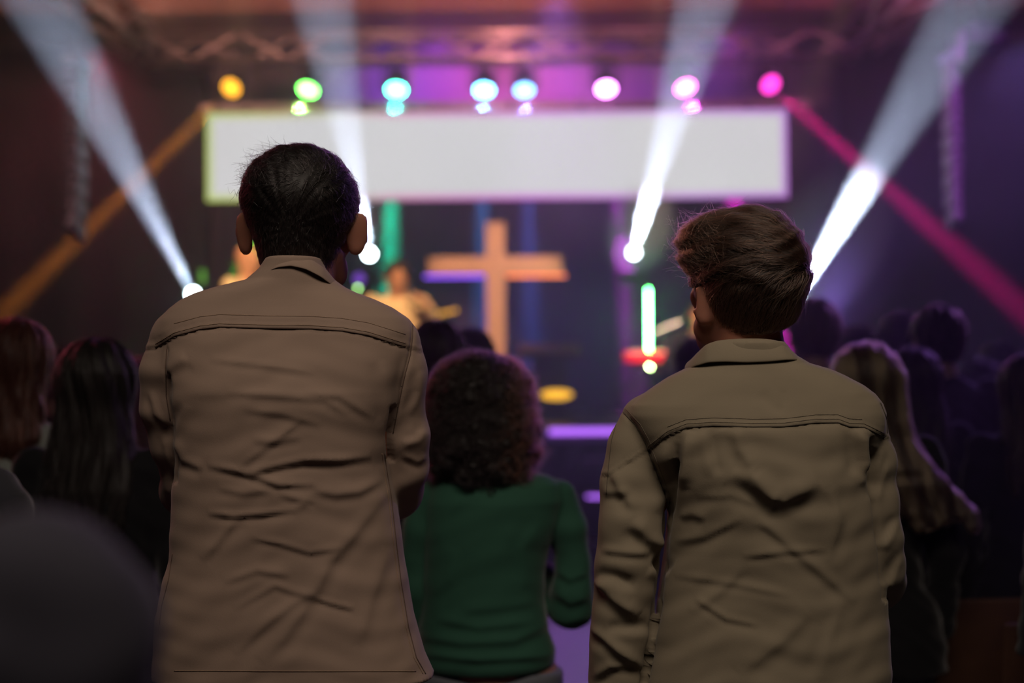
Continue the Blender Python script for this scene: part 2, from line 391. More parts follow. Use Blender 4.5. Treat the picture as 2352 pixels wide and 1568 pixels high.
# ------------------------------------------------------------------ the cross
CY = 12.6
ct, cb = P(1133, 512, CY), 1.05
hl, hr = P(972, 612, CY), P(1302, 608, CY)
cr = empty('wooden_cross', (P(1138, 620, CY).x, CY, 1.05), 'tall wooden cross standing on the stage with glowing strips under its arms', 'cross')
cx = cr.location.x; bw = .165; hz = (hl.z + hr.z) / 2 - 1.05
MB().box((0, 0, (ct.z - 1.05) / 2), (bw, .14, ct.z - 1.05), bev=.008).done('upright', M['wood'], cr)
lw = cx - hl.x; rw = hr.x - cx
MB().box(((rw - bw / 2) / 2 + bw / 4, 0, hz), (rw - bw / 2, .136, .155), bev=.008).done('arm', M['wood'], cr)
MB().box((-(lw - bw / 2) / 2 - bw / 4, 0, hz), (lw - bw / 2, .136, .155), bev=.008).done('arm', M['wood'], cr)
MB().box((-(lw + bw / 2) / 2, -.05, hz - .095), (lw - bw / 2 - .03, .03, .022), bev=.003).done('led_strip', emis('violet_led', (.24, .06, 1), 2.6), cr)['label'] = 'violet glowing strip'
MB().box(((rw + bw / 2) / 2, -.05, hz - .095), (rw - bw / 2 - .03, .03, .022), bev=.003).done('led_strip', emis('orange_led', (1, .22, .05), 2.6), cr)['label'] = 'orange glowing strip'
MB().box((-bw / 2 - .006, -.06, (hz - .1) / 2), (.008, .01, hz - .14), bev=.001).done('led_strip', emis('blue_led', (.12, .04, 1), .9), cr)['label'] = 'thin blue glowing strip'
MB().box((0, 0, .03), (.6, .5, .06), bev=.01).done('foot', M['stage'], cr)

# ------------------------------------------------------------------ LED tubes, lamps and instruments on stage
def led_tube(u, v0, v1, Y, r, m, label, group=None):
    a, b = P(u, v0, Y), P(u, v1, Y)
    root = empty('led_tube', (a.x, Y, 1.05), label, 'light', group)
    n = 30; z0, z1 = b.z - 1.05, a.z - 1.05
    MB().lathe([(r, z0), (r, z1)], n=14).done('tube', m, root, True)
    MB().lathe([(r * 1.15, z0 - .03), (r * 1.15, z0)], n=14).done('end_cap', M['black'], root)
    MB().lathe([(r * 1.15, z1), (r * 1.15, z1 + .02)], n=14).done('end_cap', M['black'], root)
    MB().tube((0, .03, .02), (0, .03, z0 + .05), .012, n=8).done('pole', M['black'], root)
    MB().lathe([(.14, 0), (.14, .012), (.03, .02)], n=20).done('base_plate', M['black'], root)
    return root
led_tube(1489, 664, 810, 12.2, .0085, emis('green_white_led', (.09, 1, .16), 110), 'bright green white upright light tube over the red keyboard')
led_tube(465, 620, 650, 12.0, .02, emis('green_led', (.16, .5, .05), .9), 'short dim green light tube at the bald musician\'s back')
def par_can(u, v, Y, m, label, r=.05, floor=1.05, w=1.0):
    a = P(u, v, Y); root = empty('spot_lamp', (a.x, Y, floor), label, 'stage light')
    z = a.z - floor
    h = MB().lathe([(r * .7, .12), (r, .1), (r * 1.12, 0), (r * 1.12, -.012)], n=20).done('can', M['black'], root, True)
    h.matrix_local = Matrix.Translation((0, 0, z)) @ aim_matrix((0, 0, 0), Vector((0, 0, CAMZ)) - a) @ Matrix.Diagonal((w, 1, 1, 1))
    MB().lathe([(r * .95, -.0125), (r * .8, -.018), (r * .3, -.02)], n=20).done('lens', m, h, True)
    MB().box((-r * 1.3 * w, .04, z - .02), (.012, .03, .14)).box((r * 1.3 * w, .04, z - .02), (.012, .03, .14)).box((0, .04, z - .09), (r * 2.7 * w, .03, .015)).done('yoke', M['black'], root)
    MB().tube((0, .04, .01), (0, .04, z - .09), .014, n=8).done('pole', M['black'], root)
    MB().lathe([(.12, 0), (.12, .012), (.03, .02)], n=16).done('base_plate', M['black'], root)
    return root
par_can(1489, 847, 12.15, emis('white_green_lamp', (.6, 1, .35), 220), 'round white green lamp directly below the upright light tube', r=.026)
par_can(822, 662, 12.3, emis('green_lamp', (.5, 1, .3), 9), 'small green white lamp just over the tan jacket\'s shoulder', r=.016)
par_can(825, 640, 12.7, emis('violet_lamp', (.26, .08, .75), .9), 'faint violet lamp behind the small green white lamp', r=.05)
par_can(1278, 906, 12.0, emis('amber_lamp', (1, .50, .02), 1.6), 'amber oval lamp low on the stage by the lectern', r=.045, w=3.2)
# amber lamp bar beside the second musician
a = P(1022, 718, 12.1)
lb_ = empty('amber_lamp_bar', (a.x, 12.1, 1.05), 'tilted bar of small amber lamps beside the singing musician', 'light')
zz = a.z - 1.05; rt = Matrix.Rotation(R(-12), 3, 'Y')
MB().box((0, .04, zz), (.24, .05, .08), rt, .008).done('housing', M['black'], lb_)
am = emis('amber_leds', (1, .45, .05), 1.7)
for k in range(5):
    q = rt @ Vector((-.08 + k * .042, 0, 0))
    MB().lathe([(.017, 0), (.015, .006), (.006, .009)], (q.x, .014, zz + q.z), 12, Matrix.Rotation(R(90), 3, 'X')).done('bulb', am, lb_, True)
MB().tube((0, .05, 0), (0, .05, zz - .02), .014, n=8).done('pole', M['black'], lb_)
MB().lathe([(.14, 0), (.14, .012), (.03, .02)], n=16).done('base_plate', M['black'], lb_)

# lectern with a warm wood front
a = P(1262, 800, 12.3)
lt = empty('lectern', (a.x, 12.3, 1.05), 'dark wooden lectern standing to the right of the cross', 'lectern')
lz = a.z - 1.05
MB().box((0, 0, .02), (.5, .4, .04), bev=.006).done('base', M['chair'], lt)
MB().box((0, 0, lz / 2), (.3, .12, lz - .1), bev=.01).done('column', M['chair'], lt)
MB().box((0, -.02, lz - .02), (.54, .42, .03), Matrix.Rotation(R(14), 3, 'X'), .008).done('reading_top', M['chair'], lt)
MB().box((0, -.215, lz - .065), (.54, .02, .05), bev=.004).done('ledge', M['chair'], lt)

# red keyboard on a stand
a, b = P(1442, 822, 11.9), P(1552, 818, 11.9)
kb = empty('keyboard', ((a.x + b.x) / 2 + .25, 11.9, 1.05), 'red stage keyboard behind the upright light tube', 'keyboard')
zk = (a.z + b.z) / 2 - 1.05; kw = .98
redm = mat('red_lacquer', (.75, .015, .04), .35, emit=(1, .03, .08), strength=0)
ivory = mat('ivory_keys', (.8, .78, .72), .3); ebon = mat('black_keys', (.02, .02, .02), .3)
MB().box((0, 0, zk), (kw, .32, .085), bev=.008).done('case', redm, kb)
MB().box((-.0, .10, zk + .046), (kw - .1, .1, .012), bev=.003).done('control_panel', M['black'], kb)
for k in range(28):
    MB().box((-kw / 2 + .06 + k * (kw - .12) / 27, -.075, zk + .044), ((kw - .12) / 27 - .002, .13, .016), bev=.001).done('white_key', ivory, kb)
for k in range(27):
    if k % 7 in (2, 6): continue
    MB().box((-kw / 2 + .06 + (k + .5) * (kw - .12) / 27, -.05, zk + .056), (.012, .08, .014)).done('black_key', ebon, kb)
for s in (-1, 1):
    for y in (-.11, .11):
        MB().tube((s * .36, y, .01), (-s * .36, y, zk - .05), .016, n=8).done('stand_leg', M['black'], kb)
# music stand
def mic_stand(base, top, mic_dir, label):
    root = empty('microphone_stand', (base[0], base[1], 1.05), label, 'microphone stand')
    t = Vector(top) - root.location
    elbow = Vector((0, 0, max(.5, t.z - .12)))
    if abs(t.x) < .05: elbow = Vector((0, 0, t.z - .05))
    MB().tube((0, 0, .02), elbow, .011, n=8).done('pole', M['steel'], root)
    MB().tube(elbow - (t - elbow) * .25, t, .008, n=8).done('boom', M['steel'], root)
    MB().lathe([(.13, 0), (.13, .012), (.03, .02)], n=16).done('base_plate', M['black'], root)
    q = Vector(mic_dir).to_track_quat('Z', 'Y').to_matrix()
    m_ = MB().lathe([(.011, -.13), (.018, -.02), (.019, 0)], t, 14, q).done('microphone', M['black'], root, True)
    MB().lathe([(.019, 0), (.027, .01), (.028, .03), (.02, .05), (.006, .056)], t, 14, q).done('microphone_head', M['steel'], m_, True)
    return root
b1 = P(1535, 765, 11.8); t1 = P(1596, 722, 11.8)
mic_stand((b1.x - .05, 11.8), t1, (1, .3, .35), 'slanted chrome microphone boom left of the blond man\'s jaw')
for (u, col_) in ((1563, (.45, .25, .9)), (1588, (.8, .4, .5))): pass

# ------------------------------------------------------------------ hanging line array speakers
def line_array(u, v0, v1, Y, n, label, side, bw_=.30):
    top, bot = P(u, v0, Y), P(u, v1, Y)
    H = top.z - bot.z; mh = H / n
    root = empty('line_array_speaker', (top.x, Y, top.z), label, 'speaker', 'hanging speaker columns')
    MB().tube((0, 0, .02), (0, 0, 4.98 - top.z), .01, n=8).done('hanging_cable', M['steel'], root)
    MB().box((0, 0, .02), (.08, .3, .03), bev=.004).done('rigging_frame', M['steel'], root)
    z = 0; y = 0; ang = 0
    for k in range(n):
        t = max(0, (k - n * .55) / (n * .45)); ang = -t * t * .55 * 1
        rot = Matrix.Rotation(ang, 3, 'X')
        w = .064 * (1 - .35 * t)
        c = Vector((0, y, z - mh / 2))
        MB().box((0, 0, 0), (w, .22, mh * .93), bev=.008).done('cabinet', M['spk'], root).matrix_local = Matrix.Translation(c) @ rot.to_4x4()
        MB().box((0, -.112, 0), (w * .8, .008, mh * .78), bev=.003).done('grille', M['grille'], root).matrix_local = Matrix.Translation(c) @ rot.to_4x4()
        MB().box((side * w * .51, -.03, -mh * .1), (.004, .05, mh * .3)).done('side_port', M['grille'], root).matrix_local = Matrix.Translation(c) @ rot.to_4x4()
        MB().ball((-side * w * .3, -.12, -mh * .5), .009).done('glint_pin', M['steel'], root, True).matrix_local = Matrix.Translation(c) @ rot.to_4x4()  # glossy ball added to catch the beam as a bright glint
        z -= mh * math.cos(ang); y -= mh * math.sin(ang) * -1
    return root
line_array(176, 155, 545, 7.7, 9, 'tall narrow hanging speaker column in the pale blue beam', 1)
line_array(2184, 135, 522, 9.0, 9, 'tall narrow hanging speaker column lit purple beside the dark wall', -1)
# big dark projector-like lamp beside the top of the right column
a = P(2255, 85, 8.8)
pj = empty('hanging_projector', a, 'dark bulky projector hanging over the purple lit speaker column', 'projector')
MB().box((0, 0, 0), (.24, .3, .16), bev=.02).done('casing', M['black'], pj)
MB().lathe([(.05, 0), (.05, .05), (.04, .06)], (-.04, .15, 0), 18, Matrix.Rotation(R(-90), 3, 'X')).done('lens', M['lens'], pj, True)
MB().tube((0, 0, .08), (0, 0, 4.98 - a.z), .014, n=8).done('ceiling_pole', M['steel'], pj)
MB().box((-.135, 0, -.06), (.02, .1, .2), bev=.004).done('bracket', M['steel'], pj)

# ------------------------------------------------------------------ haze over the hall
hz_m = bpy.data.materials.new('stage_haze'); hz_m.use_nodes = True; nt = hz_m.node_tree
nt.nodes.remove(nt.nodes['Principled BSDF'])
vs = nt.nodes.new('ShaderNodeVolumeScatter'); vs.inputs['Density'].default_value = .03; vs.inputs['Anisotropy'].default_value = .45
vs.inputs['Color'].default_value = (1, 1, 1, 1)
nt.links.new(vs.outputs[0], nt.nodes['Material Output'].inputs['Volume'])
setp(MB().box((0, 9.2, 2.5), (2 * XW - .3, 11.4, 4.96)).done('haze', hz_m), 'thin pale stage haze filling the air over the audience and stage', 'haze', kind='stuff')
tcn = nt.nodes.new('ShaderNodeTexCoord'); nz = nt.nodes.new('ShaderNodeTexNoise'); nz.inputs['Scale'].default_value = 1.6; nz.inputs['Detail'].default_value = 3
mr = nt.nodes.new('ShaderNodeMapRange'); mr.inputs['From Min'].default_value = .35; mr.inputs['From Max'].default_value = .68; mr.inputs['To Min'].default_value = .008; mr.inputs['To Max'].default_value = .046
nt.links.new(tcn.outputs['Object'], nz.inputs['Vector']); nt.links.new(nz.outputs['Fac'], mr.inputs['Value']); nt.links.new(mr.outputs[0], vs.inputs['Density'])
SC.cycles.volume_step_rate = 6
SC.cycles.volume_max_steps = 40

# extra smoke volumes added along the beams to brighten their lower lengths
def puff(a, b, r, dens, label):
    c = (a + b) / 2; L_ = (b - a).length
    o = MB().ball((0, 0, 0), 1, seg=24).done('smoke', None)
    o.matrix_world = Matrix.Translation(c) @ (b - a).to_track_quat('Z', 'Y').to_matrix().to_4x4() @ Matrix.Diagonal((r, r, L_ / 2, 1))
    m = bpy.data.materials.new('beam_smoke'); m.use_nodes = True; nt = m.node_tree; nt.nodes.remove(nt.nodes['Principled BSDF'])
    v = nt.nodes.new('ShaderNodeVolumeScatter'); v.inputs['Anisotropy'].default_value = .45
    tc = nt.nodes.new('ShaderNodeTexCoord'); ln = nt.nodes.new('ShaderNodeVectorMath'); ln.operation = 'LENGTH'; nt.links.new(tc.outputs['Object'], ln.inputs[0])
    mr = nt.nodes.new('ShaderNodeMapRange'); mr.inputs['From Min'].default_value = .98; mr.inputs['From Max'].default_value = .72; mr.inputs['To Min'].default_value = 0; mr.inputs['To Max'].default_value = dens
    nt.links.new(ln.outputs['Value'], mr.inputs['Value']); nt.links.new(mr.outputs[0], v.inputs['Density']); nt.links.new(v.outputs[0], nt.nodes['Material Output'].inputs['Volume'])
    o.data.materials.append(m); setp(o, label, 'smoke', kind='stuff')
def on_beam(i, t): return BEAMS[i][0].lerp(BEAMS[i][1], t)
puff(on_beam(3, -.12), on_beam(3, .66), .46, .38, 'added smoke that brightens the steep beam beside the blond man')
puff(on_beam(2, -.12), on_beam(2, .46), .30, .40, 'added smoke that brightens the upright beam under the screen')
puff(on_beam(1, .12), on_beam(1, .40), .24, .20, 'small added puff of smoke that brightens the beam beside the tan jacket man')
# ------------------------------------------------------------------ signed-distance modelling of figures
import openvdb as vdb
class SDF:
    def __init__(s, lo, hi, vox):
        s.lo = np.array(lo, float); s.v = vox
        s.n = np.ceil((np.array(hi) - s.lo) / vox).astype(int) + 1
        s.ax = [(s.lo[i] + vox * np.arange(s.n[i])).astype(np.float32) for i in range(3)]
        s.a = np.full(tuple(s.n), .25, np.float32)
    def box(s, lo, hi):
        i0 = np.clip(np.floor((np.array(lo) - s.lo) / s.v).astype(int), 0, s.n - 1); i1 = np.clip(np.ceil((np.array(hi) - s.lo) / s.v).astype(int) + 1, 1, s.n)
        return tuple(slice(a, b) for a, b in zip(i0, i1))
    def grid(s, sl):
        return s.ax[0][sl[0]][:, None, None], s.ax[1][sl[1]][None, :, None], s.ax[2][sl[2]][None, None, :]
    def add(s, f, lo, hi, k=.02, m=.05):
        sl = s.box(np.array(lo) - m, np.array(hi) + m)
        if any(x.stop <= x.start for x in sl): return s
        b = np.clip(f(*s.grid(sl)), -9, .25).astype(np.float32); a = s.a[sl]
        if k > 0:
            h = np.clip(.5 + .5 * (a - b) / k, 0, 1); s.a[sl] = a + (b - a) * h - k * h * (1 - h)
        else: s.a[sl] = np.minimum(a, b)
        return s
    def cut(s, f, lo, hi, k=.01, m=.02):
        sl = s.box(np.array(lo) - m, np.array(hi) + m); b = -f(*s.grid(sl)); a = s.a[sl]
        if k > 0:
            h = np.clip(.5 - .5 * (a - b) / k, 0, 1); s.a[sl] = (a + (b - a) * h + k * h * (1 - h)).astype(np.float32)
        else: s.a[sl] = np.maximum(a, b)
        return s
    def cap(s, a, b, ra, rb, k=.02):
        a = np.array(a, float); b = np.array(b, float); d = b - a; L2 = max(float(d @ d), 1e-9); r = max(ra, rb)
        def f(x, y, z):
            t = np.clip(((x - a[0]) * d[0] + (y - a[1]) * d[1] + (z - a[2]) * d[2]) / L2, 0, 1)
            return np.sqrt((x - a[0] - d[0] * t) ** 2 + (y - a[1] - d[1] * t) ** 2 + (z - a[2] - d[2] * t) ** 2) - (ra + (rb - ra) * t)
        return s.add(f, np.minimum(a, b) - r, np.maximum(a, b) + r, k)
    def chain(s, pts, rs, k=.02):
        for i in range(len(pts) - 1): s.cap(pts[i], pts[i + 1], rs[i], rs[i + 1], k)
        return s
    def _ell(s, c, r, rot):
        c = np.array(c, float); r = np.array(r, float); Q = np.array(rot.transposed()) if rot is not None else np.eye(3)
        def f(x, y, z):
            p, q, w = x - c[0], y - c[1], z - c[2]
            X = (Q[0, 0] * p + Q[0, 1] * q + Q[0, 2] * w) / r[0]; Y = (Q[1, 0] * p + Q[1, 1] * q + Q[1, 2] * w) / r[1]; Z = (Q[2, 0] * p + Q[2, 1] * q + Q[2, 2] * w) / r[2]
            k0 = np.sqrt(X * X + Y * Y + Z * Z); k1 = np.sqrt((X / r[0]) ** 2 + (Y / r[1]) ** 2 + (Z / r[2]) ** 2) + 1e-6
            return k0 * (k0 - 1) / k1
        return f
    def ell(s, c, r, rot=None, k=.02):
        m = max(r); return s.add(s._ell(c, r, rot), np.array(c) - m, np.array(c) + m, k)
    def cut_ell(s, c, r, rot=None, k=.01):
        m = max(r); return s.cut(s._ell(c, r, rot), np.array(c) - m, np.array(c) + m, k)
    @staticmethod
    def loftf(T, p=2.3, grow=0):
        T = np.array(T, float); T = T[np.argsort(T[:, 0])]     # rows: z, cx, cy, a, b
        def f(x, y, z):
            zz = z.ravel(); g = [np.interp(zz, T[:, 0], T[:, i])[None, None, :] for i in range(1, 5)]
            a, b = g[2] + grow, g[3] + grow
            k0 = ((np.abs(x - g[0]) / a) ** p + (np.abs(y - g[1]) / b) ** p) ** (1 / p)
            d = (k0 - 1) * np.minimum(a, b) * (.55 + .45 * np.clip(k0, 0, 1.4))
            return np.maximum(d, np.maximum(z - T[-1, 0] - grow, T[0, 0] - grow - z) + 0 * x)
        return f
    def loft(s, T, p=2.3, k=.02, grow=0):
        T_ = np.array(T); lo = [(T_[:, 1] - T_[:, 3]).min() - grow, (T_[:, 2] - T_[:, 4]).min() - grow, T_[:, 0].min() - grow]
        hi = [(T_[:, 1] + T_[:, 3]).max() + grow, (T_[:, 2] + T_[:, 4]).max() + grow, T_[:, 0].max() + grow]
        return s.add(s.loftf(T, p, grow), lo, hi, k)
    def planecut(s, co, no):   # keep the side where (x-co).no < 0
        sl = tuple(slice(0, n) for n in s.n); x, y, z = s.grid(sl)
        s.a = np.maximum(s.a, (x - co[0]) * no[0] + (y - co[1]) * no[1] + (z - co[2]) * no[2]).astype(np.float32); return s
    def smooth(s, n=1):
        for _ in range(n):
            for ax in range(3):
                s.a = (np.roll(s.a, 1, ax) + 2 * s.a + np.roll(s.a, -1, ax)) * .25
        return s
    def mesh(s, name, post=None):
        s.a[0] = s.a[-1] = .2; s.a[:, 0] = s.a[:, -1] = .2; s.a[:, :, 0] = s.a[:, :, -1] = .2
        g = vdb.FloatGrid(.25); g.copyFromArray(np.ascontiguousarray(np.clip(s.a, -.05, .05)))
        p, q = g.convertToQuads(isovalue=0.0); p = p.astype(np.float64) * s.v + s.lo
        if post is not None: p = post(p, q)
        me = bpy.data.meshes.new(name)
        me.vertices.add(len(p)); me.vertices.foreach_set('co', p.astype(np.float32).ravel())
        me.loops.add(len(q) * 4); me.loops.foreach_set('vertex_index', q.astype(np.int32).ravel())
        me.polygons.add(len(q)); me.polygons.foreach_set('loop_start', np.arange(0, len(q) * 4, 4, dtype=np.int32)); me.polygons.foreach_set('loop_total', np.full(len(q), 4, np.int32))
        me.update(calc_edges=True); me.validate()
        me.polygons.foreach_set('use_smooth', [True] * len(me.polygons))
        return me
def vnormals(p, q):
    n = np.cross(p[q[:, 2]] - p[q[:, 0]], p[q[:, 3]] - p[q[:, 1]]); out = np.zeros_like(p)
    for k in range(4): np.add.at(out, q[:, k], n)
    return out / (np.linalg.norm(out, axis=1, keepdims=True) + 1e-12)
def rotz(a): return Matrix.Rotation(a, 3, 'Z')

def head_sdf(s, c, yaw=0, pitch=0, k_=1.0, ears=1, roll=0, female=False, ear_z=0, ear_x=0, hw=1.0):
    """c: centre of the skull; local +Y is where the face looks"""
    Rm = Matrix.Rotation(yaw, 3, 'Z') @ Matrix.Rotation(pitch, 3, 'X') @ Matrix.Rotation(roll, 3, 'Y'); c = Vector(c)
    L = lambda x, y, z: c + Rm @ Vector((x * k_ * hw, y * k_, z * k_)); S = lambda *r: (r[0] * k_ * (hw if r[0] > .05 else 1), *[x * k_ for x in r[1:]])
    jw = .046 if not female else .041
    s.ell(L(0, -.012, .022), S(.077, .097, .088), Rm, .02)            # cranium
    s.ell(L(0, .028, -.035), S(.060, .068, .075), Rm, .03)            # face
    s.cap(L(-jw, .02, -.078), L(-.012, .078, -.108), .024 * k_, .017 * k_, .02); s.cap(L(jw, .02, -.078), L(.012, .078, -.108), .024 * k_, .017 * k_, .02)
    s.cap(L(-jw - .008, -.004, -.05), L(-jw, .018, -.078), .020 * k_, .022 * k_, .02); s.cap(L(jw + .008, -.004, -.05), L(jw, .018, -.078), .020 * k_, .022 * k_, .02)
    s.ell(L(0, .070, -.09), S(.034, .024, .022), Rm, .015)            # chin, mouth region
    s.cap(L(-.03, .083, .018), L(.03, .083, .018), .012 * k_, .012 * k_, .012)   # brow
    for sx in (-1, 1):
        s.cut_ell(L(.031 * sx, .097, -.002), S(.017, .013, .011), Rm, .008)
        s.ell(L(.031 * sx, .079, -.003), S(.0125, .0125, .0105), Rm, .003)         # eyeball under lids
        s.ell(L(.042 * sx, .066, -.03), S(.02, .018, .02), Rm, .015)
    s.chain([L(0, .092, .008), L(0, .108, -.022), L(0, .116, -.036)], [.007 * k_, .009 * k_, .011 * k_], .008)
    for sx in (-1, 1): s.ell(L(.012 * sx, .102, -.038), S(.009, .010, .008), Rm, .005)
    s.cap(L(-.018, .094, -.062), L(.018, .094, -.062), .006 * k_, .006 * k_, .004); s.cap(L(-.015, .094, -.073), L(.015, .094, -.073), .0065 * k_, .0065 * k_, .004)
    if ears:
        for sx in (-1, 1):
            Re = Rm @ Matrix.Rotation(sx * R(-38 * ears), 3, 'Z') @ Matrix.Rotation(R(-10), 3, 'X')
            ec = L(sx * (.083 + ear_x), -.010, -.018 + ear_z)
            s.ell(ec, S(.0075, .021, .033), Re, .006)
            s.cut_ell(ec + Rm @ Vector((sx * .008 * k_, .013 * k_, .003 * k_)), S(.006, .009, .015), Re, .004)
            s.ell(ec + Rm @ Vector((-sx * .003, -.002, -.022 * k_)), S(.0075, .012, .012), Re, .006)
            s.ell(L(sx * .079, .002, -.040 + ear_z), S(.006, .009, .013), Re, .006)
    return Rm
def hand_sdf(s, w, dirn, side, palm, k_=1.0, curl=.45):
    """w wrist, dirn direction of the hand, palm = normal of the palm; five fingers"""
    w = Vector(w); d = Vector(dirn).normalized(); n = (Vector(palm) - d * Vector(palm).dot(d)).normalized(); t = d.cross(n) * side
    A = lambda a, b, c: w + (d * a + t * b + n * c) * k_
    s.cap(A(.0, 0, 0), A(.045, 0, 0), .026 * k_, .022 * k_, .012)
    for i, (b, L_) in enumerate([(.028, .068), (.010, .078), (-.009, .073), (-.027, .058)]):
        s.cap(A(.03, b * .7, 0), A(.088, b, .002), .013 * k_, .0115 * k_, .008)
        c1, c2, c3 = curl * .6, curl * 1.4, curl * 2.1; l1, l2, l3 = L_ * .45, L_ * .31, L_ * .24
        p0 = (.088, b, .002); sp = 1 + (b * 5)
        p1 = (p0[0] + l1 * math.cos(c1), b * 1.12, p0[2] + l1 * math.sin(c1)); p2 = (p1[0] + l2 * math.cos(c2), b * 1.2, p1[2] + l2 * math.sin(c2)); p3 = (p2[0] + l3 * math.cos(c3), b * 1.22, p2[2] + l3 * math.sin(c3))
        s.chain([A(*p0), A(*p1), A(*p2), A(*p3)], [.0100 * k_, .0090 * k_, .0082 * k_, .0070 * k_], .0025)
    s.chain([A(.02, .022, .004), A(.052, .048, .018), A(.078, .058, .030), A(.100, .058, .040)], [.014 * k_, .0115 * k_, .0100 * k_, .008 * k_], .006)

def arm_sdf(s, sh, el, wr, ru=.047, re=.038, rw=.026, k=.025):
    sh, el, wr = Vector(sh), Vector(el), Vector(wr)
    s.cap(sh, sh.lerp(el, .45), ru, ru * .98, k); s.cap(sh.lerp(el, .45), el, ru * .98, re, k)
    s.cap(el, el.lerp(wr, .35), re, re * 1.02, k); s.cap(el.lerp(wr, .35), wr, re * 1.02, rw, k)

